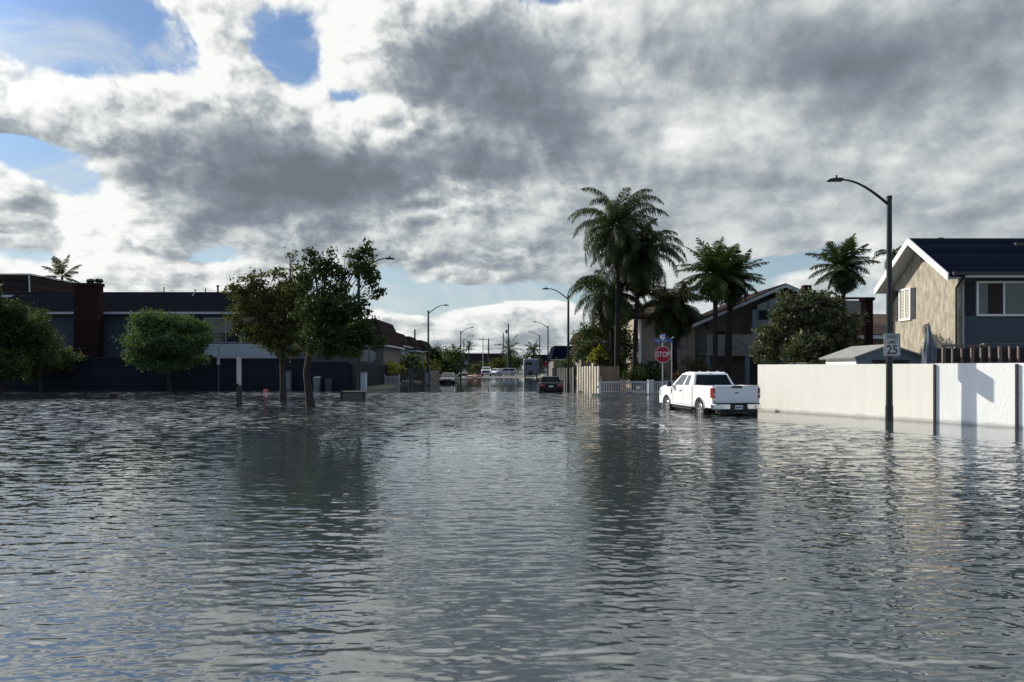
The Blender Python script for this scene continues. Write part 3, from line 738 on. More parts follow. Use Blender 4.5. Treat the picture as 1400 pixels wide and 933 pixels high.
m.slab([(23.0, yf+0.2, 7.45), (28.0, yf+0.2, 7.45), (28.0, yf+6, 7.95), (23.0, yf+6, 7.95)], 0.16)
rf = m.build('roof', M_roof_mans, gh)
m = MB()
m.hexa([(14.0, yf-0.75, 5.02), (14.0, yf-0.71, 5.02), (21.2, yf-0.71, 8.12), (21.2, yf-0.75, 8.12), (14.0, yf-0.75, 5.27), (14.0, yf-0.71, 5.27), (21.2, yf-0.71, 8.37), (21.2, yf-0.75, 8.37)])
m.hexa([(21.2, yf-0.75, 8.12), (21.2, yf-0.71, 8.12), (23.0, yf-0.71, 7.40), (23.0, yf-0.75, 7.40), (21.2, yf-0.75, 8.37), (21.2, yf-0.71, 8.37), (23.0, yf-0.71, 7.65), (23.0, yf-0.75, 7.65)])
m.build('rake_board', M_white_dk, gh)
m = MB(); m.box(23.3, 23.9, yf+1, yf+1.6, 7.4, 8.5); m.build('chimney', M_brick, rf)
m = MB(); m.box(16.6, 17.4, yf+2.52, yf+2.595, 3.1, 4.9); m.build('door', M_wood_dark, gh)
m = MB(); m.box(19.7, 21.8, yf-0.02, yf+0.0, 0.1, 2.6); m.build('garage_door', M_garage, gh)
m = MB(); m.box(19.51, 22.6, yf+0.001, yf+0.1, 0.1, 4.54); m.build('garage_wall', M_gh, gh)
# the tan wing at its left
tw = thing('tan_wing_house', 'boxy tan house with one sunlit corner and pale windows, behind the stop sign', 'house', (10.4, 60, 0))
m = MB(); m.box(10.5, 14.85, 60, 68, 0.1, 6.1); m.build('wall', M_tan_dk, tw)
m = MB(); m.box(10.30, 10.485, 59.9, 60.3, 0.1, 6.1); m.build('sunlit_edge', M_white, tw)  # white strip in place of sunlight on the left-facing edge
m = MB(); m.slab([(9.9, 59.4, 5.95), (15.2, 59.4, 5.95), (15.2, 64, 7.4), (9.9, 64, 7.4)], 0.15); m.slab([(15.2, 68.6, 5.95), (9.9, 68.6, 5.95), (9.9, 64.01, 7.4), (15.2, 64.01, 7.4)], 0.15); m.build('roof', M_roof_brn, tw)
window(tw, 'y', 13.1, 14.2, 3.4, 5.0, 60, mull=(13.65,), frame=M_bluepaint, glass=M_glass_lt)
window(tw, 'y', 11.0, 12.0, 0.9, 2.5, 60, mull=(11.5,), frame=M_bluepaint, glass=M_glass_lt)

# ---- stucco garden wall --------------------------------------------------------------------------
def wp(t, o=0.0):   # along the wall, o = proud towards the road
    n = np.array([WD[1], -WD[0]])
    q = WA + WD*t + n*o; return float(q[0]), float(q[1])
def wbox(m, t0, t1, o0, o1, z0, z1):
    a = wp(t0, o0); b_ = wp(t1, o0); c = wp(t1, o1); d = wp(t0, o1)
    m.hexa([(*a, z0), (*b_, z0), (*c, z0), (*d, z0), (*a, z1), (*b_, z1), (*c, z1), (*d, z1)])
TB = 8.15
cw = thing('cream_wall', 'long cream stucco garden wall running from the white pickup past the street lamp', 'wall', (*wp(0), 0))
m = MB(); wbox(m, 0, TB-0.02, -0.2, 0, -0.5, 2.04); m.build('wall_face', M_cream_wall, cw)
ww = thing('white_wall', 'bright white stucco wall with dark posts and the lamp shadow, at the right edge', 'wall', (*wp(TB), 0))
m = MB(); wbox(m, TB, 20, -0.2, 0.03, -0.5, 2.05); m.build('wall_face', M_white_wall, ww)
for t in (TB+0.02, 10.85, 13.5, 16.1):
    m = MB(); wbox(m, t-0.035, t+0.035, 0.031, 0.09, -0.5, 2.02); m.build('post', M_wood_dark, ww)
# return of the wall at its far end
m = MB(); m.box(wp(0)[0]+0.22, 22, 33.2, 33.4, -0.3, 2.0); m.build('return_wall', M_cream_wall, cw)

# ---- left: dark block wall and blue house -----------------------------------------------------------
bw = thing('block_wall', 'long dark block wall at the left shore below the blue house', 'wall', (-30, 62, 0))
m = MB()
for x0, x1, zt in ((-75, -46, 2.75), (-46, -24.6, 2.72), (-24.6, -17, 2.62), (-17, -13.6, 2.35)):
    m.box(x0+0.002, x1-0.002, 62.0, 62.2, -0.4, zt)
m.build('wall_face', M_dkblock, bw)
m = MB()
for x0, x1, zt in ((-75, -46, 2.75), (-46, -24.6, 2.72), (-24.6, -17, 2.62), (-17, -13.6, 2.35)):
    m.box(x0, x1, 61.96, 62.24, zt+0.002, zt+0.07)
m.build('coping', M_wood_dark, bw)
m = MB(); m.box(-13.62, -13.42, 62.25, 90, -0.4, 2.2); m.build('return_wall', M_dkblock, bw)

lh = thing('blue_house', 'long dark blue two storey house with charcoal roof and red brick chimney on the left', 'house', (-33, 68, 0))
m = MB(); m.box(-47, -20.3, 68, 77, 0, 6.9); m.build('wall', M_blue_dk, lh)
r = gable_roof_y(-47.6, -19.9, 71.3, 9.2, 67.3, 6.95, 77.7, 6.95, 0.15); rf = r.build('roof', M_roof_blk, lh)
m = MB(); m.box(-45.2, -19.9, 67.18, 67.29, 6.78, 6.98); m.build('fascia', M_white_dk, lh)
m = MB(); m.box(-39.3, -37.1, 66.3, 67.15, 0, 9.2); m.box(-39.4, -36.98, 66.2, 67.16, 9.2, 9.5); m.build('chimney', M_brick, lh)
m = MB()
for x, s in ((-37.9, .28), (-37.4, .33), (-37.1, .25), (-38.2, .2)): m.lathe([(0, 0), (s*.6, .05), (s, .2), (s*.7, .36), (0, .42)], 'z', 8, (x, 66.7, 9.42+s*.4))
m.build('chimney_cap', M_blkmetal, lh)
for x, h in ((-33.6, .5), (-30.6, .3), (-29.6, .35), (-28.4, .55)):
    m = MB(); m.tube([(x, 71.4, 8.9), (x, 71.4, 9.2+h)], 0.09 if h > .5 else .05, 8)
    if h > .5: m.tube([(x, 71.4, 9.2+h), (x, 71.4, 9.3+h)], 0.16, 8)
    m.build('vent_pipe', M_wood_dark, lh)
m = MB(); m.tube([(-31.1, 69.5, 8.0), (-30.5, 70.5, 8.7), (-30.4, 71.2, 9.4)], 0.035, 6); m.build('conduit', M_white_dk, lh)
window(lh, 'y', X(175, 68), X(196, 68), 2.9, 6.5, 68, mull=(X(186, 68),), frame=M_white_dk)
window(lh, 'y', X(279, 68), X(330, 68), 4.2, 6.5, 68, mull=(X(309, 68),), frame=M_white_dk)
window(lh, 'y', X(334, 68), X(352, 68), 4.2, 6.5, 68, frame=M_white_dk)
m = MB(); m.box(X(284, 67), X(396, 67), 66.4, 67.99, 3.05, 3.30); m.box(X(284, 67), X(396, 67), 66.4, 66.5, 3.30, 4.05); m.box(X(292, 66.4), X(398, 66.4), 66.3, 66.39, 2.75, 3.04)
bl = m.build('balcony', M_white_dk, lh)
m = MB(); m.box(X(284, 66.4), X(396, 66.4), 66.37, 66.44, 4.95, 5.02)
for k in range(30):
    x = X(284, 66.4) + k*0.25; m.box(x, x+0.03, 66.39, 66.42, 4.05, 4.95)
m.build('railing', M_wood_dark, bl)

mh = thing('mansard_house', 'taller dark flat topped house at the far left edge, behind the blue house', 'house', (-58, 80, 0))
m = MB(); m.box(-75, -52.6, 80.5, 92, 0, 10); m.build('wall', M_blue_dk, mh)
m = MB()
m.hexa([(-75, 79.6, 9.6), (-51.9, 79.6, 9.6), (-51.9, 92.5, 9.6), (-75, 92.5, 9.6), (-74, 80.3, 12), (-52.4, 80.3, 12), (-52.4, 91, 12), (-74, 91, 12)]); m.build('roof', M_roof_mans, mh)
m = MB(); m.beam((-75, 80.2, 12.06), (-52.3, 80.2, 12.06), 0.2, 0.1); m.beam((-52.3, 80.2, 12.06), (-52.3, 91.2, 12.06), 0.2, 0.1); m.beam((-51.85, 79.5, 9.6), (-52.35, 80.15, 12.0), 0.12, 0.12); m.beam((-51.85, 79.5, 9.6), (-62, 79.5, 9.6), 0.12, 0.25); m.build('trim', M_white_dk, mh)

# ---- houses along the left side of the street ----------------------------------------------------------
def street_house(name, label, x0, x1, y0, y1, ze, zt, wall, roof, wins, garage=False, chim=None, inset=0.8):
    h = thing(name, label, 'house', ((x0+x1)/2, y0, 0), group=None)
    m = MB(); m.box(x0, x1, y0, y1, 0, ze); m.build('wall', wall, h)
    m = MB(); o = 0.45
    m.hexa([(x0-o, y0-o, ze), (x1+o, y0-o, ze), (x1+o, y1+o, ze), (x0-o, y1+o, ze), (x0+inset*.4, y0+inset*.3, zt), (x1-inset, y0+inset*.3, zt), (x1-inset, y1-inset, zt), (x0+inset*.4, y1-inset, zt)])
    rf = m.build('roof', roof, h)
    m = MB(); m.box(x0-o-.02, x1+o+.02, y0-o-.06, y0-o-.01, ze-.12, ze+.05); m.box(x1+o+.01, x1+o+.06, y0-o, y1+o, ze-.12, ze+.05); m.build('fascia', M_white_dk, h)
    for (f, a0, a1, z0, z1) in wins:
        if f == 'y': window(h, 'y', a0, a1, z0, z1, y0, mull=((a0+a1)/2,), frame=M_white_dk)
        else: window(h, 'x', a0, a1, z0, z1, x1 if f == 'x' else x0, mull=((a0+a1)/2,), frame=M_white_dk, out=1 if f == 'x' else -1)
    if chim:
        m = MB(); m.tube([(chim[0], chim[1], zt-.3), (chim[0], chim[1], zt+chim[2])], 0.15, 8); m.build('vent_pipe', M_wood_dark, rf)
    return h
street_house('row_house', 'tall brown roofed house partly hidden by the leaning street tree', -26, -13.9, 80, 92, 4.3, 7.2, M_pale2, M_roof_mans, [('y', -16.5, -15.3, 2.6, 3.8)])
h = street_house('row_house', 'pale blue grey house with maroon mansard roof, second in the left row', -26, -16.3, 108, 118, 5.1, 7.15, M_pale, M_roof_mans, [('x', 110, 112, 2.6, 4.2)], chim=(-19.7, 113, .6))
m = MB(); m.prism([(-19.4, 2.1), (-15.4, 0.9+1.2), (-19.4, 4.1)], 1, 105.2, 107.5); m.build('porch_gable', M_roof_mans, h)
street_house('row_house', 'grey house with brown mansard, third in the left row', -25, -16.2, 122, 131, 4.7, 7.1, M_pale2, M_roof_mans, [('x', 124, 126, 2.4, 4.0)])
street_house('row_house', 'brown house with tall vent pipe, farthest in the left row', -26, -16.0, 136, 150, 4.9, 7.0, M_tan_dk, M_roof_mans, [('x', 140, 143, 2.4, 4.0)], chim=(-18, 137, 2.0))
# right side, far
street_house('blue_roof_house', 'far house with dark blue roof behind the black parked sedan', 7.2, 14.6, 128, 142, 3.3, 5.7, M_pale2, M_roof_navy, [('y', 7.8, 8.6, 1.2, 2.6)], inset=0.5)
m = MB(); m.box(9.2, 13.5, 127.9, 127.99, 0.1, 2.4); m.build('garage_door', M_garage, [o for o in COL.objects if o.name.startswith('blue_roof_house')][0])
h = street_house('dark_house', 'dark two storey house just left of the palms, behind a white fence post', 8.6, 16, 92, 106, 5.2, 6.6, M_pale2, M_roof_mans, [('x_', 94, 97, 3.2, 5.0), ('y', 9.2, 10.3, 3.2, 4.6)], inset=0.3)
m = MB(); m.slab([(7.4, 91, 3.6), (8.55, 91, 5.6), (8.55, 99, 5.6), (7.4, 99, 3.6)], .15); m.build('lower_roof', M_roof_mans, h)
street_house('far_house', 'low dark roofed house closing the far end of the street', -19, 2, 225, 240, 2.9, 6.3, M_pale2, M_roof_mans, [('y', -12, -10, 1, 2.3), ('y', -6, -4.5, 1, 2.3)], inset=3.0)
street_house('far_house', 'low grey bungalow at the far left end of the street behind the stop sign', -34, -20, 215, 230, 2.9, 5.2, M_pale2, M_roof_blk, [('y', -24, -22, 1, 2.3)], inset=3.0)
street_house('far_house', 'distant bungalow mostly hidden by trees behind the camper', 4, 24, 232, 245, 2.9, 6.0, M_pale2, M_roof_blk, [('y', 8, 10, 1, 2.3)], inset=3.0)

# ---- fences ---------------------------------------------------------------------------------------------
pf = thing('picket_fence', 'low white picket fence at the corner below the tall palms', 'fence', (8.5, 54, 0))
pts = [(6.3, 53.2), (8.0, 53.4), (10.1, 53.8), (13.4, 54.3)]
def seg_box(m, a, b_, o0, o1, z0, z1):
    a = Vector((*a, 0)); b_ = Vector((*b_, 0)); d = (b_-a).normalized(); n = Vector((d.y, -d.x, 0))
    q = [a+n*o0, b_+n*o0, b_+n*o1, a+n*o1]
    m.hexa([(p.x, p.y, z0) for p in q] + [(p.x, p.y, z1) for p in q])
M_vinyl = mat('white_vinyl', (0.55, 0.56, 0.57), 0.45, 0.05, 2.0)
M_pink = mat('pinkish_brick', (0.45, 0.33, 0.28), 0.8, 0.2, 6.0, bump=0.4)
for i in range(3):
    a = Vector((*pts[i], 0)); b_ = Vector((*pts[i+1], 0)); L_ = (b_-a).length; d = (b_-a)/L_
    m = MB(); seg_box(m, a[:2], b_[:2], -0.02, 0.02, 0.80, 0.90); m.build('top_rail', M_vinyl, pf)
    m = MB(); seg_box(m, a[:2], b_[:2], -0.02, 0.02, 0.12, 0.20); m.build('bottom_rail', M_vinyl, pf)
    n = int(L_/0.16); m = MB()
    for k in range(1, n):
        p = a + d*(L_*k/n); hgt_ = 0.80 + 0.16*math.sin(math.pi*k/n)
        seg_box(m, (p-d*0.03)[:2], (p+d*0.03)[:2], 0.022, 0.04, 0.14, hgt_)
    m.build('pickets', M_vinyl, pf)
for i, p in enumerate(pts):
    m = MB(); s = 0.20 if i in (1, 2) else 0.09
    m.box(p[0]-s, p[0]+s, p[1]-s, p[1]+s, -0.3, 0.95); m.box(p[0]-s-.03, p[0]+s+.03, p[1]-s-.03, p[1]+s+.03, 0.951, 1.01)
    m.build('post', M_pink if i == 1 else M_vinyl, pf)
m = MB(); seg_box(m, (5.6, 52.7), (7.2, 52.8), 0, 0.25, -0.2, 0.07); seg_box(m, (7.21, 52.8), (14, 53.5), 0, 0.25, -0.2, 0.05); tag(m.build('kerb', M_conc), kind='structure')

bf = thing('board_fence', 'tall sunlit fence of pale vertical boards right of the black sedan', 'fence', (6.2, 54.3, 0))
a = Vector((6.30, 53.9, 0)); b_ = Vector((5.15, 59.6, 0)); L_ = (b_-a).length; d = (b_-a)/L_
for k in range(9):
    p = a + d*(L_*k/9)
    m = MB(); n = Vector((-d.y, d.x, 0)); zt = 1.98 + rnd.uniform(-.03, .06) + (0.22 if k == 2 else 0)
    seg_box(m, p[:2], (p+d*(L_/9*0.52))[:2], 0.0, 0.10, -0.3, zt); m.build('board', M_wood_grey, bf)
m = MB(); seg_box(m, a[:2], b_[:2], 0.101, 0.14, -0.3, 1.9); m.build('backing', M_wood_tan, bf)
sp_ = thing('brown_panel_fence', 'plain brown fence panel between the pale boards and the palm trunks', 'fence', (7, 54.6, 0))
m = MB(); m.box(6.45, 7.9, 54.6, 54.68, -0.2, 1.98); m.build('panel', M_wood_tan, sp_)
for x in (6.5, 7.85):
    m = MB(); m.box(x-.05, x+.05, 54.5, 54.598, -0.2, 2.03); m.build('post', M_wood_tan, sp_)
ff = thing('board_fence', 'fence coloured dark as if shaded, alongside the black sedan, farther down the street', 'fence', (5.6, 75, 0))
m = MB(); m.box(5.6, 5.7, 66, 92, -0.3, 1.9); m.build('panel', M_wood_dark, ff)  # dark colour stands in for shade on this fence
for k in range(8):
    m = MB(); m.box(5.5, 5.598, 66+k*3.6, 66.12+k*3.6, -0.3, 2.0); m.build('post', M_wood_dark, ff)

lf = thing('picket_fence', 'white picket fence under the yellow green bush on the left side of the street', 'fence', (-11, 78, 0))
m = MB()
for k in range(14): x = X(527, 78)+k*0.105; m.box(x, x+.055, 78, 78.03, 0, 1.05)
m.build('pickets', M_white_dk, lf)
m = MB(); m.box(X(526, 78), X(546, 78), 78.031, 78.07, 0.85, 0.93); m.box(X(526, 78), X(546, 78), 78.031, 78.07, 0.2, 0.28); m.build('rail', M_white_dk, lf)
for px in (526, 546):
    m = MB(); x = X(px, 78); m.box(x-.08, x+.08, 77.9, 77.999, -.3, 1.2); m.build('post', M_white_dk, lf)
dg = thing('dark_gate', 'dark slatted gate with two pale posts left of the first left lamp', 'gate', (-10, 79, 0))
m = MB()
for k in range(22): x = X(549, 79)+k*0.13; m.box(x, x+.09, 79, 79.04, -.1, 1.75)
m.build('slats', M_wood_dark, dg)
for px in (560, 563, 582):
    m = MB(); x = X(px, 79); m.box(x-.06, x+.06, 78.85, 78.99, -.3, 1.85); m.build('post', M_pale, dg)
lw = thing('low_wall', 'low pale garden wall left of the facing blue sedan', 'wall', (-9.5, 84, 0))
m = MB(); m.box(X(588, 84), X(600, 84), 84, 84.2, -.3, 1.6); m.box(X(497, 76), X(526, 76), 76, 76.15, .0, .18); m.build('wall_face', M_tan_dk, lw)
# ------------------------------------------------------------------ plants
def leaf_mat(name, col, col2, tr=0.2, rough=0.7, spec=0.12, scale=1.3):
    return mat(name, col, rough, 0.3, scale, col2=col2, transl=tr, spec=spec, detail=3)
L_dark = leaf_mat('dark_leaves', (0.024, 0.042, 0.018), (0.053, 0.075, 0.024))
L_mid = leaf_mat('green_leaves', (0.042, 0.068, 0.027), (0.090, 0.112, 0.045))
L_olive = leaf_mat('olive_leaves', (0.040, 0.056, 0.020), (0.085, 0.085, 0.034), 0.3)
L_round = leaf_mat('soft_green_leaves', (0.045, 0.083, 0.042), (0.083, 0.128, 0.053), 0.25)
L_yellow = leaf_mat('yellow_green_leaves', (0.150, 0.165, 0.030), (0.330, 0.300, 0.060), 0.3)
L_gloss = leaf_mat('glossy_leaves', (0.042, 0.063, 0.030), (0.090, 0.098, 0.048), 0.15, 0.5, 0.2, 2.0)
L_palm = leaf_mat('palm_leaflets', (0.030, 0.048, 0.021), (0.063, 0.083, 0.033), 0.2, 0.6, 0.15)
L_palm2 = leaf_mat('bright_palm_leaflets', (0.060, 0.093, 0.024), (0.135, 0.165, 0.045), 0.3, 0.45, 0.4)
M_bark = mat('bark', (0.035, 0.028, 0.022), 0.95, 0.3, 6.0, stretch=(1, 1, .25), bump=0.8)
M_palmbark = mat_bands('ringed_palm_trunk', (0.026, 0.023, 0.020), (0.014, 0.012, 0.010), 2, 0.16, 0.2, 0.9, 0.25, 0.7, 4.0)
M_dead = mat('dry_fronds', (0.16, 0.10, 0.05), 0.9, 0.3, 3.0)

def leaves(clusters, size, seed, per_m3=300, clump=0.28, aspect=0.55, flat=0.3):
    """clusters: (x,y,z,rx,ry,rz[,density]) -> numpy quads, leaves gathered in small clumps"""
    rg = np.random.default_rng(seed); C = []
    for c in clusters:
        x, y, z, rx, ry, rz = c[:6]; dn = c[6] if len(c) > 6 else 1.0
        vol = rx*ry*rz*4.19
        nc = max(4, int(vol*per_m3*dn/14))
        d = rg.normal(size=(nc, 3)); d /= np.linalg.norm(d, axis=1)[:, None]
        rad = rg.random(nc)**0.42
        # lobed outline
        lob = 1 + 0.22*np.sin(d[:, 0]*5+x)*np.cos(d[:, 2]*6+z) + rg.normal(0, 0.09, nc)
        cc = d*(rad*lob)[:, None]*np.array([rx, ry, rz]) + np.array([x, y, z])
        n = 14
        cl = clump*rg.uniform(0.6, 1.3, nc)
        p = np.repeat(cc, n, 0) + rg.normal(size=(nc*n, 3))*np.repeat(cl, n)[:, None]*np.array([.6, .6, .42])
        C.append(p)
    P = np.vstack(C); N = len(P)
    nrm = rg.normal(size=(N, 3)); nrm[:, 2] += flat*2; nrm /= np.linalg.norm(nrm, axis=1)[:, None]
    t = np.cross(nrm, rg.normal(size=(N, 3))); t /= np.linalg.norm(t, axis=1)[:, None]
    s = np.cross(nrm, t)
    L_ = (size*rg.uniform(0.6, 1.3, N))[:, None]
    a = P - t*L_*.5; b = P + s*L_*aspect*.5 + nrm*L_*.08; c = P + t*L_*.5; d = P - s*L_*aspect*.5 + nrm*L_*.08
    co = np.stack([a, b, c, d], 1).reshape(-1, 3)
    return co, np.arange(4*N).reshape(-1, 4)

def branches(trunk_pts, trunk_r, clusters, seed, twigs=5):
    """trunk tube plus limbs reaching every cluster, plus thin twigs"""
    rn = random.Random(seed); m = MB()
    m.tube(trunk_pts, trunk_r, 10)
    top = Vector(trunk_pts[-1]); mid = Vector(trunk_pts[-2])
    for c in clusters:
        q = Vector(c[:3]); s = mid.lerp(top, rn.uniform(.2, 1.0))
        k = s.lerp(q, .5) + Vector((rn.uniform(-.2, .2), rn.uniform(-.2, .2), rn.uniform(-.35, .05)))
        r0 = trunk_r[-1]*rn.uniform(.45, .7)
        m.tube([s, k, q], [r0, r0*.55, r0*.2], 6)
        for _ in range(twigs):
            e = q + Vector((rn.uniform(-1, 1)*c[3], rn.uniform(-1, 1)*c[4], rn.uniform(-.6, 1)*c[5]))*.85
            g = k.lerp(q, rn.uniform(0, 1)); h = g.lerp(e, .5)+Vector((0, 0, rn.uniform(-.1, .15)))
            m.tube([g, h, e], [r0*.25, r0*.15, r0*.05+.004], 4, cap=False)
    return m

def tree(name, label, cat, Y, px, trunk, crown, lm, size, seed, per=300, clump=.28, group=None, depth=1.0, flat=.3, aspect=.55, base=None, z0=-0.3, jit=0.8):
    """trunk: list (px,py,r metres); crown: list (px,py,rpx[,rz px][,density])"""
    rn = random.Random(seed); sc = Y/F
    root = thing(name, label, cat, (X(px, Y), Y, 0), group=group)
    cl = []
    for c in crown:
        r = c[2]*sc; rz = (c[3] if len(c) > 3 and c[3] else c[2])*sc
        dn = c[4] if len(c) > 4 else 1.0
        yy = Y + rn.uniform(-jit, jit)*r*depth*1.3
        cl.append((X(c[0], Y), yy, Z(c[1], Y), r, r*depth, rz, dn))
    tp = [(X(p[0], Y), Y, Z(p[1], Y)) for p in trunk]; tp[0] = (tp[0][0], tp[0][1], z0)
    branches(tp, [p[2] for p in trunk], cl, seed).build('trunk', M_bark, root, smooth=True)
    co, fc = leaves(cl, size, seed, per, clump, aspect, flat)
    co = co - np.array([X(px, Y), Y, 0])
    raw_mesh('crown', co, fc, lm, root)
    return root

# near left pair
tree('street_tree', 'dark leaning street tree with ragged high crown, right of its paler neighbour', 'tree', 36.2, 424,
     [(426, 557, .26), (422, 535, .19), (419, 510, .17), (424, 480, .17), (436, 440, .14)],
     [(500, 342, 12, 15, 1.3), (483, 352, 12, 12, 1.1), (492, 366, 22, 16, 1.1), (507, 381, 15, 14, 1.2), (515, 397, 10, 15, 1.4), (470, 377, 14, 12, .8), (452, 347, 5, 9, 1.2), (428, 352, 17, 10, .9), (447, 366, 22, 14, 1.0),
      (455, 395, 26, 20, .65), (430, 380, 20, 18, .8), (440, 425, 34, 26, .9), (475, 428, 26, 24, .8), (498, 440, 12, 26, 1.2), (488, 462, 22, 18, 1.2), (455, 462, 30, 18, 1.1), (512, 468, 15, 8, 1.1), (425, 455, 24, 20, 1.1), (498, 405, 8, 24, .5),
      (450, 480, 30, 9, 1.0), (480, 482, 20, 8, 1.0)],
     L_dark, .20, 11, per=480, clump=.22, depth=1.0)
tree('street_tree', 'paler street tree with twiggy top in the flood, left of the leaning tree', 'tree', 41.5, 388,
     [(387, 549, .23), (387, 525, .17), (386, 490, .16), (387, 455, .13)],
     [(398, 349, 5, 8, 1.2), (400, 366, 12, 8, .7), (378, 374, 18, 12, .5), (352, 384, 20, 14, .7), (332, 396, 18, 12, .8), (322, 402, 9, 7, .9), (360, 405, 26, 18, .9), (392, 400, 28, 20, 1.0), (338, 418, 20, 16, .9), (410, 385, 20, 16, .8), (318, 432, 14, 12, .9), (372, 428, 28, 20, 1.0), (405, 432, 26, 24, 1.1),
      (348, 450, 24, 18, .8), (385, 458, 30, 18, 1.1), (415, 462, 22, 20, 1.1), (412, 400, 20, 22, .9), (420, 425, 20, 20, 1.0), (400, 484, 22, 8, 1.0), (365, 474, 22, 10, .7)],
     L_olive, .19, 12, per=430, clump=.24)
tree('round_tree', 'small rounded bright green tree in front of the dark block wall', 'tree', 58, 232,
     [(232, 532, .14), (230, 505, .12), (231, 480, .12)],
     [(215, 443, 28, 16), (240, 450, 34, 20), (195, 462, 26, 20), (260, 452, 22, 16), (225, 470, 34, 18), (265, 472, 24, 16), (285, 464, 13, 10), (188, 478, 15, 10), (245, 489, 30, 10), (210, 490, 26, 10), (208, 434, 10, 6), (232, 500, 30, 7, .8)],
     L_round, .20, 13, per=420, clump=.33)
tree('edge_tree', 'dark bushy tree cut by the left edge of the picture', 'tree', 56, 5,
     [(0, 535, .2), (2, 480, .15), (-2, 440, .1)],
     [(-10, 410, 26, 22), (10, 430, 20, 22), (-5, 460, 40, 30), (20, 455, 24, 20), (5, 500, 40, 22), (-40, 430, 40, 40)], L_dark, .22, 14, per=330, clump=.35)
tree('yard_bush', 'round green bush beside the left edge tree, against the dark wall', 'bush', 59, 55,
     [(55, 530, .1), (55, 500, .08), (55, 480, .06)],
     [(42, 432, 14, 14), (58, 448, 18, 16), (40, 465, 28, 20), (68, 458, 12, 12), (55, 490, 30, 18), (80, 485, 14, 20, .6), (30, 500, 20, 20)], L_mid, .2, 15, per=330, clump=.33)
# right glossy tree
tree('glossy_tree', 'broad tree with glossy leaves rising behind the left end of the cream wall', 'tree', 37.5, 1105,
     [(1104, 535, .16), (1103, 500, .14), (1106, 470, .12), (1100, 445, .1)],
     [(1090, 415, 24, 16), (1120, 412, 24, 18), (1075, 432, 26, 18), (1140, 420, 16, 16), (1110, 440, 34, 22), (1062, 458, 26, 20), (1145, 448, 24, 20), (1050, 480, 24, 16), (1090, 475, 34, 22), (1130, 475, 34, 22), (1160, 465, 14, 22), (1168, 434, 12, 8, .8), (1172, 448, 8, 6, .6), (1036, 488, 10, 8), (1070, 404, 10, 6, .8), (1165, 490, 16, 12), (1110, 500, 60, 12)],
     L_gloss, .18, 16, per=560, clump=.22, aspect=.6)
# small trees behind board fence
tree('garden_tree', 'dark green garden tree with yellowish sprays behind the pale board fence', 'tree', 62, 818,
     [(818, 530, .12), (820, 490, .1), (815, 470, .08)],
     [(800, 455, 14, 12), (822, 450, 20, 14), (808, 475, 20, 14), (835, 470, 16, 14), (850, 455, 14, 20), (795, 485, 10, 12), (830, 490, 26, 12), (790, 470, 8, 8, .7), (858, 480, 14, 22), (872, 500, 10, 14), (850, 505, 20, 12)], L_mid, .2, 17, per=300, clump=.33)
tree('yellow_shrub', 'yellow green shrub glowing above the board fence', 'shrub', 60.5, 812,
     [(812, 530, .06), (812, 500, .05), (813, 485, .04)],
     [(812, 486, 9, 9), (820, 478, 7, 9), (806, 492, 7, 5), (828, 484, 6, 8)], L_yellow, .2, 18, per=200, clump=.25)
tree('dark_shrub', 'dark shrub behind the white picket fence, left of the stop sign', 'shrub', 57, 880,
     [(880, 533, .06), (880, 518, .05), (880, 512, .04)],
     [(870, 510, 14, 10), (888, 506, 14, 14), (858, 515, 10, 8), (880, 520, 24, 8), (900, 512, 10, 12)], L_dark, .18, 19, per=330, clump=.28)
tree('dark_shrub', 'leafy reddish brown shrub between the palms, above the pickup roof', 'shrub', 56, 948,
     [(948, 533, .06), (948, 518, .05), (948, 505, .04)],
     [(945, 498, 14, 10, .8), (960, 505, 14, 12), (938, 515, 14, 14), (972, 512, 12, 12), (925, 520, 10, 12)], leaf_mat('rusty_leaves', (0.075, 0.053, 0.030), (0.150, 0.090, 0.053)), .18, 20, per=300, clump=.28)
tree('fence_plant', 'pale spiky plant at the corner of the white picket fence', 'plant', 53.6, 819,
     [(819, 539, .03), (820, 528, .02), (820, 520, .02)],
     [(819, 528, 6, 7, .8), (822, 518, 4, 5, .6)], leaf_mat('grey_green_leaves', (0.180, 0.195, 0.150), (0.375, 0.360, 0.270)), .14, 21, per=260, clump=.14)
# hedges and trees, left side of the street
tree('flowering_hedge', 'yellow green bush above the white picket fence, left side of street', 'bush', 80, 540,
     [(540, 530, .06), (540, 515, .05), (540, 508, .04)],
     [(525, 500, 10, 6), (538, 502, 14, 8), (552, 506, 8, 7), (530, 508, 14, 6), (548, 512, 6, 5)], L_yellow, .22, 22, per=170, clump=.3)
tree('dark_hedge', 'dark hedge below the flowering bush, beside the grey stop sign back', 'hedge', 81, 515,
     [(515, 533, .06), (515, 520, .05), (515, 512, .04)],
     [(505, 500, 8, 12), (515, 515, 12, 14), (505, 522, 8, 10), (535, 517, 10, 6)], L_dark, .25, 23, per=190, clump=.33)
tree('dark_bush', 'big dark round bush in front of the second row house', 'bush', 92, 562,
     [(562, 530, .08), (562, 510, .06), (562, 500, .05)],
     [(556, 492, 12, 10), (568, 494, 10, 10), (562, 505, 14, 10), (572, 515, 10, 12), (552, 510, 8, 8)], L_dark, .3, 24, per=100, clump=.4)
tree('street_bush', 'low bushes with pale leaves behind the first left lamp', 'bush', 95, 590,
     [(590, 525, .08), (590, 510, .06), (590, 500, .05)],
     [(580, 500, 8, 8), (592, 505, 10, 12), (588, 515, 14, 10), (600, 512, 10, 8)], L_olive, .3, 25, per=100, clump=.4)
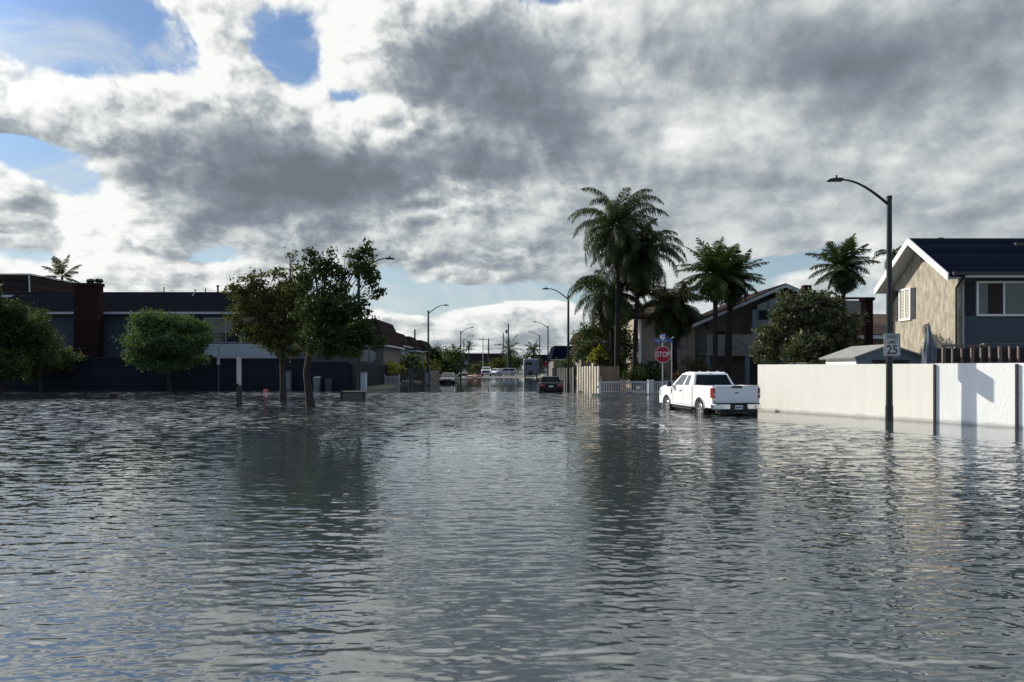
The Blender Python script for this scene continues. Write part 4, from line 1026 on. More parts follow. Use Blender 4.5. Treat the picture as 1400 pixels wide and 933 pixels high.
for i, (px, py, rx, rz, Y, lm, lb) in enumerate([
    (597, 486, 16, 16, 140, L_dark, 'dark rounded tree behind the farthest left row house'),
    (622, 484, 17, 15, 132, L_mid, 'bushy bright topped tree beside the second left lamp'),
    (610, 500, 20, 12, 128, L_dark, 'wide dark tree above the facing blue sedan'),
    (574, 478, 8, 8, 150, L_dark, 'small dark treetop peeping over the left row')]):
    tree('street_tree', lb, 'tree', Y, px, [(px, 520, .2), (px, 505, .15), (px, py+rz*.4, .12)],
         [(px-rx*.4, py, rx*.6, rz*.8), (px+rx*.4, py+rz*.1, rx*.6, rz*.8), (px, py-rz*.35, rx*.55, rz*.6), (px, py+rz*.6, rx, rz*.7), (px+rx*.5, py+rz*.9, rx*.5, rz*.5)], lm, .4, 30+i, per=34, clump=.6, group='trees down the left of the street')
for i, (px, py, rx, rz, Y, lm, lb) in enumerate([
    (682, 497, 12, 11, 195, L_olive, 'brownish tree behind the silver crossover at the street end'),
    (704, 494, 14, 10, 200, L_mid, 'dark green tree left of the camper at the street end'),
    (722, 490, 10, 8, 210, L_dark, 'dark tree directly behind the camper roof'),
    (652, 502, 9, 6, 200, L_olive, 'low golden shrub right of the far white pickup'),
    (664, 500, 9, 6, 205, L_dark, 'dark shrub behind the far white pickup'),
    (735, 494, 8, 9, 215, L_dark, 'dark tree between the camper and the blue roof house'),
    (640, 504, 8, 7, 190, L_dark, 'dark bush behind the far stop sign')]):
    tree('distant_tree', lb, 'tree', Y, px, [(px, 515, .2), (px, 505, .15), (px, py+rz*.3, .1)],
         [(px-rx*.4, py, rx*.6, rz*.7), (px+rx*.4, py, rx*.6, rz*.7), (px, py-rz*.3, rx*.5, rz*.6), (px, py+rz*.6, rx, rz*.6)], lm, .5, 50+i, per=22, clump=.7, group='trees at the end of the street')
tree('garden_tree', 'small green tree leaning over the street lamp on the right', 'tree', 84, 773,
     [(775, 530, .08), (775, 510, .06), (774, 500, .05)],
     [(768, 497, 9, 6), (778, 500, 8, 8), (785, 492, 8, 10), (775, 508, 8, 6), (786, 510, 8, 14)], L_mid, .25, 61, per=170, clump=.3)

# ---- palms
def fronds(cx, cy, cz, n, length, seed, up=(80, -35), curve=1.5, leaflet=.55, st=34, width=.05, hang=.6, squash=1.0, azr=(0, 360)):
    rg = random.Random(seed); V = []; Fc = []
    def quad(a, b, c, d):
        k = len(V); V.extend([a, b, c, d]); Fc.append((k, k+1, k+2, k+3))
    for i in range(n):
        t = i/(n-1) if n > 1 else 0
        el = R(up[0] + (up[1]-up[0])*t**.85 + rg.uniform(-8, 8)); az = R(i*137.5 + rg.uniform(-15, 15))
        if azr != (0, 360): az = R(rg.uniform(*azr))
        Lf = length*rg.uniform(.82, 1.08)*(0.72 + .28*math.sin(math.pi*min(1, .3+t)))
        p = Vector((cx, cy, cz)); ha = Vector((math.cos(az), math.sin(az), 0)); side = Vector((-ha.y, ha.x, 0))
        seg = Lf/st; ang_ = el; cv = curve*rg.uniform(.8, 1.2)
        for k in range(st):
            s = k/st
            d = ha*math.cos(ang_) + Vector((0, 0, 1))*math.sin(ang_)
            q = p + d*seg
            ang_ -= cv*(seg/Lf)*(0.35 + 1.3*s)*max(0.15, math.cos(ang_*.6))
            w = .035*(1-s)+.006
            quad(p-side*w, p+side*w, q+side*w*.9, q-side*w*.9); nrm = side.cross(d)
            quad(p-nrm*w, p+nrm*w, q+nrm*w*.9, q-nrm*w*.9)
            if s > .08:
                ll = leaflet*math.sin(math.pi*min(1, (s*.88+.14)))**.6*rg.uniform(.8, 1.1)
                for sg in (-1, 1):
                    for rep in range(2):
                        o = side*sg*rg.uniform(.55, 1) + nrm*rg.uniform(-.1, .45) + d*rg.uniform(.35, .9)
                        o.normalize(); a0 = p.lerp(q, rep*.5+rg.uniform(0, .4)); mid = a0 + o*ll*.5; tip = mid + (o + Vector((0, 0, -hang*rg.uniform(.6, 1.6)))).normalized()*ll*.55
                        wv = d*width*.5
                        quad(a0-wv*.5, a0+wv*.5, mid+wv, mid-wv); quad(mid-wv, mid+wv, tip+wv*.15, tip-wv*.15)
            p = q
    return np.array([tuple(v) for v in V]), np.array(Fc)

def palm(name, label, Y, px, base_py, crown_py, r0, r1, n, length, seed, lean=0, z0=-.3, lm=None, group='palm trees', dead=False, bark=None, **kw):
    root = thing(name, label, 'palm tree', (X(px, Y), Y, 0), group=group)
    bx, cx = X(px, Y), X(px+lean, Y); cz = Z(crown_py, Y)
    m = MB(); pts = []; rad = []
    for k in range(9):
        t = k/8; pts.append((bx+(cx-bx)*t**1.3, Y, z0+(cz-z0)*t)); rad.append(r0+(r1-r0)*t + (.05 if k == 0 else 0))
    m.tube(pts, rad, 12); m.build('trunk', bark or M_palmbark, root, smooth=True)
    m = MB(); m.tube([(cx, Y, cz-.9), (cx, Y, cz-.4), (cx, Y, cz+.35)], [r1*1.05, r1*1.5, r1*.6], 10); m.build('crown_shaft', L_palm, root, smooth=True)
    v, f = fronds(cx, Y, cz, n, length, seed, **kw)
    raw_mesh('fronds', v - np.array([bx, Y, 0]), f, lm or L_palm, root)
    if dead:
        v, f = fronds(cx, Y, cz-.5, 8, length*.55, seed+5, up=(-50, -80), curve=.6, leaflet=.3, st=14, hang=1.2)
        raw_mesh('dry_fronds', v - np.array([bx, Y, 0]), f, M_dead, root)
    return root

palm('tall_palm', 'tallest queen palm with drooping feathery fronds, left trunk of the pair by the picket fence', 57, 843, 540, 312, .20, .17, 66, 4.9, 1, lean=3, dead=True, up=(88, -72), curve=2.3, leaflet=.95, hang=1.5, width=.055, st=46)
palm('tall_palm', 'second queen palm right of the tallest one, crown a little lower', 58, 866, 540, 350, .19, .16, 66, 4.7, 2, lean=8, up=(84, -76), curve=2.2, leaflet=.95, hang=1.5, width=.055, st=46, lm=L_palm)
palm('leaning_palm', 'lower drooping palm crown hanging over the pale board fence', 60, 838, 540, 402, .17, .14, 60, 4.5, 3, lean=-4, up=(80, -74), curve=2.2, leaflet=.9, hang=1.5, width=.055, st=44, dead=True)
palm('shadow_palm', 'dark palm standing between the queen palms and the twin palms, behind the stop sign', 60, 922, 540, 420, .26, .2, 54, 4.0, 4, lean=-2, up=(80, -70), curve=1.9, leaflet=.9, hang=1.3, width=.08, dead=False)
palm('twin_palm', 'left of the two upright palms behind the white pickup, brighter stiff crown', 54, 978, 540, 374, .20, .16, 64, 2.9, 5, up=(88, -78), curve=.75, leaflet=.7, hang=.25, lm=L_palm2, st=28, width=.07)
palm('twin_palm', 'right of the two upright palms behind the white pickup, darker crown', 55, 994, 540, 382, .30, .2, 64, 2.9, 6, lean=6, up=(85, -82), curve=.8, leaflet=.7, hang=.3, st=28, width=.07)
palm('yard_palm', 'single full palm rising behind the glossy tree, against the blue sky', 45, 1153, 530, 366, .15, .12, 40, 2.35, 7, up=(88, -66), curve=1.0, leaflet=.68, hang=.35, st=32, lm=L_palm, width=.055)
palm('far_palm', 'palm crown half hidden behind the near street lamp', 56, 1222, 530, 347, .14, .12, 14, 1.9, 8, up=(60, -60), curve=1.8, leaflet=.5, hang=1.0, st=20)
palm('far_palm', 'palm tips showing just above the navy roof ridge', 62, 1272, 530, 336, .14, .12, 14, 1.7, 9, up=(60, -50), curve=1.5, leaflet=.4, hang=.8, st=20)
palm('rooftop_palm', 'small ragged palm sticking up behind the left rooftops', 95, 85, 530, 380, .16, .12, 9, 3.9, 24, up=(86, 5), curve=.9, leaflet=.85, hang=.5, st=26, width=.09)
palm('distant_palm', 'spiky little palm between the far left lamps and poles', 215, 641, 515, 476, .2, .15, 14, 2.6, 10, up=(85, -30), curve=.5, leaflet=.6, hang=.2, st=10, width=.16)
palm('distant_palm', 'wide palm crossing the tall utility pole at the street end', 190, 697, 515, 478, .25, .2, 20, 4.6, 11, up=(80, -50), curve=1.3, leaflet=.8, hang=.6, st=14, width=.14)
palm('distant_palm', 'palm rising over the camper roof', 205, 729, 515, 478, .25, .2, 18, 3.4, 12, up=(80, -40), curve=1.2, leaflet=.8, hang=.6, st=12, width=.16)
# ------------------------------------------------------------------ vehicles (local: x forward, y left, z up, origin under the rear axle)
def paint(name, col, rough=0.25, coat=1.0, spec=0.5):
    return mat(name, col, rough, 0.03, 0.8, coat=coat, spec=spec)
P_white = paint('white_car_paint', (0.74, 0.75, 0.77), .3, .5); P_black = paint('black_car_paint', (0.006, 0.006, 0.008), .3, .1, .15)
P_blue = paint('dark_blue_car_paint', (0.010, 0.016, 0.032), .25, .2, .3); P_silver = paint('silver_car_paint', (0.42, 0.43, 0.45), .3)
M_tyre = mat('tyre_rubber', (0.014, 0.014, 0.014), 0.85, 0.2, 8.0)
M_rim = mat('alloy', (0.55, 0.56, 0.58), 0.3, 0.05, 4.0, metallic=0.8)
M_chrome = mat('chrome', (0.75, 0.76, 0.78), 0.12, 0.03, 2.0, metallic=1.0)
M_plastic = mat('black_plastic', (0.012, 0.012, 0.013), 0.5, 0.1, 4.0)
M_carglass = mat('tinted_glass', (0.008, 0.010, 0.013), 0.03, 0.1, 1.0, spec=0.2)
M_carglass_lt = mat('clear_car_glass', (0.11, 0.13, 0.14), 0.05, 0.3, 1.5, spec=0.9)
M_red = mat('red_lamp', (0.28, 0.010, 0.012), 0.15, 0.1, 4.0, coat=1.0)
M_headl = mat('headlamp', (0.6, 0.62, 0.65), 0.1, 0.1, 4.0, coat=1.0)
M_plate = mat('licence_plate', (0.62, 0.62, 0.60), 0.4, 0.05, 3.0)
M_ink = mat('dark_blue_ink', (0.02, 0.03, 0.12), 0.5, 0.0, 1.0)
M_amber = mat('amber_lens', (0.5, 0.22, 0.03), 0.2, 0.1, 4.0)

def arch_profile(top, zb, arches, x0, x1):
    """closed side outline: bottom edge runs x1..x0 with wheel arches cut, then `top` from rear to front"""
    pts = []
    xs = sorted(arches, key=lambda a: -a[0])
    pts.append((x1, zb))
    for (cx, cz, r) in xs:
        a0 = math.asin(max(-1, min(1, (zb-cz)/r)))
        for k in range(13):
            a = a0 + (math.pi-2*a0)*k/12
            pts.append((cx + r*math.cos(a), cz + r*math.sin(a)))
    pts.append((x0, zb))
    return pts + top

def wheel(parent, x, y, r, w, side, rim=M_rim, rr=.66):
    t = MB(); t.lathe([(r*rr, -w/2), (r*.93, -w/2), (r, -w*.36), (r, w*.36), (r*.93, w/2), (r*rr, w/2), (r*rr, -w/2)], 'y', 28, (x, y, r))
    ty = t.build('wheel', M_tyre, parent, world=False, smooth=True)
    m = MB(); o = side
    yy = y + o*(w/2-.035)
    m.lathe([(r*rr, o*.02), (r*rr*.93, o*.03), (r*rr*.9, -o*.03), (r*rr*.3, -o*.03), (r*.17, o*.0), (0.001, o*.01)], 'y', 28, (x, yy, r))
    for k in range(6):
        a = k*math.pi/3 + .3; ca, sa = math.cos(a), math.sin(a)
        m.beam((x+ca*r*.12, yy+o*.012, r+sa*r*.12), (x+ca*r*rr*.92, yy+o*.016, r+sa*r*rr*.92), .075*r/.4, .03, up=(0, 1, 0))
    m.build('rim', rim, ty, world=False, smooth=True)
    return ty

def panel(m, quad, u0, u1, v0, v1, off=.006, t=.006, rnd_=0):
    """thin panel on a bilinear quad (bl, br, tr, tl)"""
    q = [Vector(p) for p in quad]
    def at(u, v): return q[0].lerp(q[1], u).lerp(q[3].lerp(q[2], u), v)
    n = (q[1]-q[0]).cross(q[3]-q[0]).normalized()
    c = [at(u0, v0), at(u1, v0), at(u1, v1), at(u0, v1)]
    m.hexa([p + n*(off-t) for p in c] + [p + n*off for p in c])
    return m

def loft_x(m, secs):
    """secs: list of (x, [(y,z)...]) closed loops with equal counts"""
    n = len(secs[0][1]); vs = []; fs = []
    for x, lp in secs: vs += [(x, y, z) for y, z in lp]
    for i in range(len(secs)-1):
        for k in range(n): fs.append((i*n+k, i*n+(k+1) % n, (i+1)*n+(k+1) % n, (i+1)*n+k))
    fs.append(tuple(range(n))); fs.append(tuple(range((len(secs)-1)*n, len(secs)*n)))
    m.add(vs, fs)

def pickup(name, label, loc, rz, body=P_white, group=None, marker_lights=True):
    t = thing(name, label, 'pickup truck', loc, rz, group)
    W = 1.0; zb = .50
    # front body (cab lower, hood)
    top = [(.80, 1.36), (2.85, 1.36), (3.05, 1.38), (3.9, 1.34), (4.45, 1.24), (4.62, 1.10), (4.66, .80), (4.62, .45)]
    m = MB()
    for s in (-1, 1):
        y0, y1 = (W-.16, W) if s > 0 else (-W, -W+.16)
        m.prism(arch_profile(top, zb, [(3.68, .42, .50)], .80, 4.60), 1, y0, y1)
    m.box(.80, 3.1, -W+.161, W-.161, .45, 1.355); m.box(4.2, 4.60, -W+.161, W-.161, .45, 1.2)
    m.prism([(3.1, 1.1), (4.2, 1.1), (4.45, 1.235), (3.9, 1.335), (3.1, 1.355)], 1, -W+.161, W-.161)
    m.build('body', body, t, world=False, bevel=.045, smooth=True, seg=3)
    # bed
    m = MB(); tb = [(-1.22, 1.42), (.765, 1.42)]
    for s in (-1, 1):
        y0, y1 = (W-.10, W) if s > 0 else (-W, -W+.10)
        m.prism(arch_profile(tb[::1], .52, [(0, .42, .52)], -1.22, .765), 1, y0, y1)
    m.box(.70, .765, -W+.101, W-.101, .8, 1.40); m.box(-1.15, .699, -W+.101, W-.101, .80, .86)
    for s in (-1, 1): m.box(-.45, .45, s*(W-.101), s*(W-.32), .861, 1.05)
    bed = m.build('bed', body, t, world=False, bevel=.025, smooth=True)
    m = MB(); 
    for s in (-1, 1): m.box(-1.2, .76, s*(W-.015), s*(W-.10), 1.424, 1.437)
    m.build('bed_rail_cap', M_plastic, bed, world=False)
    # wheel arch lips
    for cx, r in ((0, .53), (3.68, .51)):
        for s in (-1, 1):
            m = MB(); pts = [(cx+r*math.cos(a), s*(W+.006), .42+r*math.sin(a)) for a in np.linspace(.15, math.pi-.15, 18)]
            m.tube(pts, .028, 6); m.build('arch_lip', body, t, world=False, smooth=True)
    # tailgate
    m = MB(); m.box(-1.275, -1.225, -W+.11, W-.11, .74, 1.43); tg = m.build('tailgate', body, t, world=False, bevel=.02, smooth=True)
    m = MB(); m.box(-1.285, -1.276, -.80, .80, .86, .90); m.box(-1.29, -1.276, -W+.14, W-.14, 1.385, 1.415); m.build('crease', body, tg, world=False, bevel=.006)
    m = MB(); m.box(-1.30, -1.277, -.22, .22, 1.335, 1.425); m.build('handle', M_plastic, tg, world=False, bevel=.01)
    m = MB(); n_ = 28
    for (rx, rz, dx) in ((.115, .05, .006),): m.prism([(rx*math.cos(k/n_*6.2832), 1.14+rz*math.sin(k/n_*6.2832)) for k in range(n_)], 0, -1.277-dx, -1.2765)
    em = m.build('emblem', M_chrome, tg, world=False)
    m = MB(); m.prism([(.10*math.cos(k/n_*6.2832), 1.14+.040*math.sin(k/n_*6.2832)) for k in range(n_)], 0, -1.288, -1.2835)
    m.build('emblem_face', mat('emblem_blue', (.01, .035, .16), .25, 0, 1), em, world=False)
    text_mesh('Ford', .062, M_chrome, 'lettering', em, (-1.2895, 0, 1.14), (R(90), 0, R(-90)), thick=.001)
    # tail lamps
    for s in (-1, 1):
        m = MB(); m.box(-1.275, -1.02, s*(W-.10), s*(W+.008), .93, 1.34); l_ = m.build('tail_lamp', M_red, t, world=False, bevel=.02)
        m = MB(); m.box(-1.281, -1.276, s*(W-.08), s*(W-.02), 1.06, 1.13); m.build('reverse_lens', M_headl, l_, world=False)
    # rear bumper: two chrome ends
    for s in (-1, 1):
        pts = [(-1.24, s*1.02), (-1.40, s*.96), (-1.47, s*.74), (-1.47, s*.36), (-1.38, s*.36), (-1.30, s*.80), (-1.15, s*.98), (-1.10, s*1.02)]
        m = MB(); m.prism(pts, 2, .50, .70); bp_ = m.build('rear_bumper', M_chrome, t, world=False, bevel=.02, smooth=True)
    m = MB(); m.box(-1.45, -1.25, -.355, .355, .48, .69); m.box(-1.44, -1.20, -.92, .92, .702, .73); m.build('step_pad', M_plastic, bp_, world=False, bevel=.01)
    m = MB(); m.box(-1.462, -1.452, -.16, .16, .50, .66); pl = m.build('licence_plate', M_plate, t, world=False)
    m = MB(); yy = .12
    for w_ in (.022, .03, .026, .03, .018, .03, .028): m.box(-1.4645, -1.4622, yy-w_, yy, .55, .605); yy -= w_+.009
    m.build('plate_marks', M_ink, pl, world=False)
    m = MB(); m.box(-1.1, 4.4, -.62, .62, .30, .56); m.box(-.12, .12, -.8, .8, .3, .5); m.box(3.56, 3.8, -.8, .8, .3, .5); m.box(-.55, .55, -.8, .8, .56, .79); m.build('chassis', M_plastic, t, world=False)
    # greenhouse
    zt, zl = 1.90, 1.35
    lo = [(.84, W-.045), (3.16, W-.045)]; 
    B = {'rl': (.82, W-.05, zl), 'rr': (.82, -W+.05, zl), 'fl': (3.22, W-.05, zl), 'fr': (3.22, -W+.05, zl),
         'trl': (1.12, W-.26, zt), 'trr': (1.12, -W+.26, zt), 'tfl': (2.42, W-.26, zt), 'tfr': (2.42, -W+.26, zt)}
    m = MB()
    secs = []
    m.hexa([B['rl'], B['rr'], B['fr'], B['fl'], B['trl'], B['trr'], B['tfr'], B['tfl']])
    m.prism([(1.16, 1.901), (2.38, 1.901), (2.2, 1.955), (1.3, 1.955)], 1, -W+.30, W-.30)
    cab = m.build('cab', body, t, world=False, bevel=.05, smooth=True, seg=3)
    m = MB(); panel(m, (B['rl'], B['rr'], B['trr'], B['trl'])[::1], .06, .94, .10, .88, .008)
    m.build('rear_window', M_carglass, cab, world=False)
    m = MB(); panel(m, (B['fr'], B['fl'], B['tfl'], B['tfr']), .05, .95, .08, .93, .008); m.build('windshield', M_carglass, cab, world=False)
    for s in (1, -1):
        if s > 0: q = (B['fl'], B['rl'], B['trl'], B['tfl'])
        else: q = (B['rr'], B['fr'], B['tfr'], B['trr'])
        def uu(a, b_): return (a, b_) if s > 0 else (1-b_, 1-a)
        # front door glass follows the raked pillar
        qv = [Vector(p) for p in q]
        def at(u, v): return qv[0].lerp(qv[1], u if s > 0 else 1-u).lerp(qv[3].lerp(qv[2], u if s > 0 else 1-u), v)
        nn = Vector((0, s, .35)).normalized()
        for nm_, poly in (('side_window', [(.13, .06), (.52, .06), (.50, .86), (.10, .86)]), ('rear_side_window', [(.60, .08), (.80, .08), (.82, .84), (.58, .84)])):
            c = [at(u, v) for u, v in poly]
            m = MB(); m.hexa([p - nn*.004 for p in c] + [p + nn*.008 for p in c]); m.build(nm_, M_carglass_lt, cab, world=False)
        # shut lines and handles
        m = MB()
        for x in (1.78, 2.98): m.box(x-.006, x+.006, s*(W+.001), s*(W-.01), .54, 1.34)
        m.box(.775, .795, s*(W+.001), s*(W-.05), .56, 1.40); m.box(.80, 3.0, s*(W+.001), s*(W-.01), .56, .572); m.build('shut_line', M_plastic, t, world=False)
        m = MB(); m.box(1.92, 2.12, s*(W+.002), s*(W+.035), 1.13, 1.165); m.build('door_handle', M_plastic, t, world=False, bevel=.008)
        m = MB(); m.box(2.86, 2.98, s*(W+.0), s*(W+.16), 1.33, 1.38); m.box(2.84, 3.0, s*(W+.10), s*(W+.28), 1.30, 1.55); m.build('mirror', M_plastic, t, world=False, bevel=.03)
        m = MB(); m.prism([(3.05, 1.05), (3.15, .92), (3.12, 1.22), (3.02, 1.26)], 1, s*(W+.001), s*(W+.008)); m.build('fender_vent', M_plastic, t, world=False)
        m = MB(); m.prism([(4.3, .85), (4.66, .85), (4.62, 1.12), (4.35, 1.16)], 1, s*(W-.2), s*(W+.005)); m.build('headlight', M_headl, t, world=False, bevel=.02)
        for x in (0, 3.68): wheel(t, x, s*(W-.14), .40, .27, s)
        m = MB(); m.box(.9, 3.1, s*(W-.02), s*(W-.16), .38, .44); m.build('running_board', M_plastic, t, world=False)
    m = MB(); m.box(4.60, 4.69, -.72, .72, .78, 1.14); m.build('grille', M_plastic, t, world=False, bevel=.02)
    m = MB(); m.box(4.62, 4.80, -.98, .98, .46, .70); m.build('front_bumper', M_chrome, t, world=False, bevel=.04)
    if marker_lights:
        for y in (-.62, -.2, .2, .62):
            m = MB(); m.box(1.75, 1.87, y-.05, y+.05, 1.955, 1.985); m.build('roof_marker', M_headl, cab, world=False, bevel=.01)
    m = MB(); m.box(1.12, 1.15, -.1, .1, 1.87, 1.905); m.build('brake_lamp', M_red, cab, world=False)
    return t

hd = math.atan2(.987, -.160)
tr_ = pickup('pickup_truck', 'white pickup with chrome bumper parked in the flood between stop sign and cream wall', (8.70, 30.55, -.24), hd)
# ripples of the tyre line are part of the water

def car(name, label, loc, rz, body, L_=4.75, W=1.82, Hh=1.42, wb=2.8, r=.33, kind='sedan', group=None, cat='car'):
    t = thing(name, label, cat, loc, rz, group)
    ro = (L_-wb)*.5; hw = W/2; xr, xf = -ro, wb+ro*.95
    hb = .62*Hh; zb = .24
    if kind == 'sedan': top = [(xr, .55), (xr+.04, hb+.04), (xr+.55, hb+.10), (wb+.05, hb+.02), (xf-.25, hb-.14), (xf, hb-.3), (xf, .32)]
    else: top = [(xr, .5), (xr+.03, hb+.05), (wb, hb+.06), (xf-.25, hb-.06), (xf, hb-.28), (xf, .32)]
    m = MB()
    for s in (-1, 1):
        m.prism(arch_profile(top, zb, [(0, r, r*1.16), (wb, r, r*1.16)], xr+.02, xf-.02), 1, s*(hw-.12), s*hw)
    tp2 = [(p[0], p[1]-.002) for p in top]
    m.prism([(xr+.0, .45)] + tp2[1:] , 1, -hw+.121, hw-.121)
    bd = m.build('body', body, t, world=False, bevel=.05, smooth=True, seg=3)
    zl = hb+.04
    if kind == 'sedan': a, b_, c, d = xr+.70, xr+1.18, wb-.95, wb-.05
    else: a, b_, c, d = xr+.08, xr+.45, wb-.75, wb+.10
    B = [(a, hw-.06, zl), (a, -hw+.06, zl), (d, -hw+.06, zl), (d, hw-.06, zl), (b_, hw-.28, Hh), (b_, -hw+.28, Hh), (c, -hw+.28, Hh), (c, hw-.28, Hh)]
    m = MB(); m.hexa(B); cab = m.build('cabin', body, t, world=False, bevel=.05, smooth=True, seg=3)
    m = MB(); panel(m, (B[0], B[1], B[5], B[4]), .07, .93, .10, .88, .008); m.build('rear_window', M_carglass, cab, world=False)
    m = MB(); panel(m, (B[2], B[3], B[7], B[6]), .06, .94, .08, .90, .008); m.build('windshield', M_carglass, cab, world=False)
    for s in (1, -1):
        q = (B[3], B[0], B[4], B[7]) if s > 0 else (B[1], B[2], B[6], B[5])
        for u0, u1 in ((.10, .48), (.52, .88)):
            m = MB(); 
            if s < 0: u0, u1 = 1-u1, 1-u0
            panel(m, q, u0, u1, .08, .86, .008); m.build('side_window', M_carglass, cab, world=False)
        m = MB(); m.box(wb-1.0, wb-.85, s*(hw-.01), s*(hw+.17), zl+.0, zl+.13); m.build('mirror', body, t, world=False, bevel=.03)
        m = MB(); m.box(xr-.012, xr+.10, s*(hw-.42), s*(hw+.004), hb-.20, hb-.05); m.build('tail_lamp', M_red, t, world=False, bevel=.015)
        m = MB(); m.box(xf-.22, xf+.012, s*(hw-.45), s*(hw+.004), hb-.38, hb-.24); m.build('headlight', M_headl, t, world=False, bevel=.015)
        for x in (0, wb): wheel(t, x, s*(hw-.11), r, .21, s, rr=.7)
        m = MB()
        for x in (.35, 1.35, wb-.55): m.box(x-.005, x+.005, s*(hw+.001), s*(hw-.01), .3, zl)
        m.build('shut_line', M_plastic, t, world=False)
    m = MB(); m.box(xr-.03, xr+.1, -hw+.06, hw-.06, .30, .50); m.build('rear_bumper', body, t, world=False, bevel=.03)
    m = MB(); m.box(xf-.1, xf+.03, -.55, .55, .38, .56); m.build('grille', M_plastic, t, world=False, bevel=.02)
    m = MB(); m.box(xr-.035, xr-.014, -.16, .16, .60, .73); m.build('licence_plate', M_plate, t, world=False)
    m = MB(); m.box(xr+.3, xf-.3, -.5, .5, .18, .42); m.build('underbody', M_plastic, t, world=False)
    return t
car('parked_sedan', 'black sedan seen from behind, parked in the water by the board fence', (3.0, 57.8, -.20), R(90), P_black)
car('parked_sedan', 'dark blue sedan facing us in the water on the left side of the street', (-7.9, 93.5, -.12), R(-90), P_blue, kind='sedan', W=1.85)
car('crossover', 'silver crossover standing sideways across the far end of the street', (.25, 156, .13), R(180), P_silver, L_=4.7, Hh=1.68, r=.36, kind='suv')
car('parked_hatchback', 'white car half hidden behind the silver crossover', (-3.0, 166, .14), R(-110), P_white, kind='suv', Hh=1.6)
pickup('pickup_truck', 'distant white pickup facing us on the dry road at the street end', (-5.4, 158, .13), R(-90), marker_lights=False)
car('parked_car', 'small dark car in the shade behind the second left lamp', (-10.2, 150, .12), R(-80), P_blue, L_=4.3, W=1.75)

# camper
cp = thing('camper_trailer', 'grey box camper seen from behind, parked on the right of the far street', 'camper', (3.3, 128, -.1))
m = MB(); m.box(2.05, 4.65, 128, 135, .55, 3.35); m.build('body', mat('camper_siding', (.11, .125, .15), .5, .06, 2.0), cp, bevel=.12, smooth=True)
m = MB(); m.box(2.12, 4.58, 128.1, 134.9, 3.36, 3.46); m.box(2.9, 3.3, 129, 129.6, 3.46, 3.70); m.build('roof', M_white, cp)
m = MB(); m.box(2.35, 3.45, 127.96, 127.995, 2.35, 2.85); m.build('rear_window', M_carglass, cp)
m = MB(); m.box(2.25, 2.45, 127.95, 127.995, 1.0, 1.2); m.box(4.3, 4.5, 127.95, 127.995, 1.0, 1.2); m.build('tail_lamp', M_red, cp)
m = MB(); m.box(2.15, 4.55, 127.8, 127.99, .35, .52); m.build('rear_bumper', M_plastic, cp)
m = MB(); m.lathe([(0.001, 0), (.34, .01), (.36, .1), (.34, .19), (.001, .2)], 'y', 20, (3.2, 127.78, .95)); m.build('spare_wheel', M_tyre, cp, smooth=True)
for x in (2.2, 4.3):
    for y in (130.8, 131.8):
        m = MB(); m.lathe([(.001, 0), (.30, 0), (.36, .04), (.36, .2), (.001, .22)], 'x', 16, (x, y, .30)); m.build('wheel', M_tyre, cp, smooth=True)
# ------------------------------------------------------------------ street furniture
M_pole = mat('dark_green_pole', (0.010, 0.014, 0.013), 0.3, 0.15, 3.0, metallic=0.0, spec=.4)
M_galv = mat('galvanised_steel', (0.30, 0.31, 0.32), 0.45, 0.15, 6.0, metallic=0.6)
M_galv_dk = mat('dull_steel', (0.12, 0.13, 0.14), 0.5, 0.15, 6.0, metallic=0.5)
M_signgrey = mat('sign_face_white', (0.42, 0.42, 0.43), 0.4, 0.03, 2.0)
M_signblk = mat('sign_black', (0.01, 0.01, 0.012), 0.5, 0.0, 1.0)
M_signred = mat('sign_red', (0.21, 0.008, 0.016), 0.5, 0.05, 2.0, spec=.25)
M_signblue = mat('sign_blue', (0.012, 0.06, 0.20), 0.4, 0.05, 2.0)
M_signback = mat('sign_back_aluminium', (0.22, 0.225, 0.24), 0.5, 0.1, 3.0, metallic=0.4)

def lamp(loc, rz, label):
    t = thing('street_lamp', label, 'street lamp', loc, rz, 'curved arm street lamps')
    m = MB(); m.tube([(0, 0, -.4), (0, 0, .55), (0, 0, .56), (0, 0, 7.9)], [.135, .13, .115, .085], 14); m.build('pole', M_pole, t, world=False, smooth=True)
    m = MB(); m.tube([(0, 0, 7.9), (0, 0, 8.0), (0, 0, 8.03)], [.10, .10, .03], 12); m.build('pole_cap', M_pole, t, world=False, smooth=True)
    pts = []; 
    for k in range(15):
        s = k/14; a = s*R(82); pts.append((-.05-1.75*(1-math.cos(a))*.0 - 1.72*s**1.0, 0, 7.72+.86*math.sin(s*math.pi*.52)))
    m = MB(); m.tube(pts, list(np.linspace(.055, .032, 15)), 8); m.build('arm', M_pole, t, world=False, smooth=True)
    e = pts[-1]; m = MB()
    m.prism([(e[0]+.10, e[2]-.05), (e[0]+.10, e[2]+.05), (e[0]-.15, e[2]+.06), (e[0]-.38, e[2]+.02), (e[0]-.44, e[2]-.03), (e[0]-.38, e[2]-.055)], 1, -.12, .12)
    h = m.build('lamp_head', M_pole, t, world=False, bevel=.015)
    m = MB(); m.tube([(e[0]-.12, 0, e[2]+.061), (e[0]-.12, 0, e[2]+.16)], .045, 8); m.build('photocell', M_galv_dk, h, world=False)
    m = MB(); m.box(e[0]-.32, e[0]-.05, -.08, .08, e[2]-.062, e[2]-.0565); m.build('lens', M_galv, h, world=False)
    return t
def place_lamp(px, Y, right, label):
    return (label, (X(px, Y), Y, 0), 0 if right else math.pi)
NL = (13.41, 26.28, 0)
l0 = lamp(NL, 0, 'nearest street lamp, carrying the speed limit sign, before the cream wall')
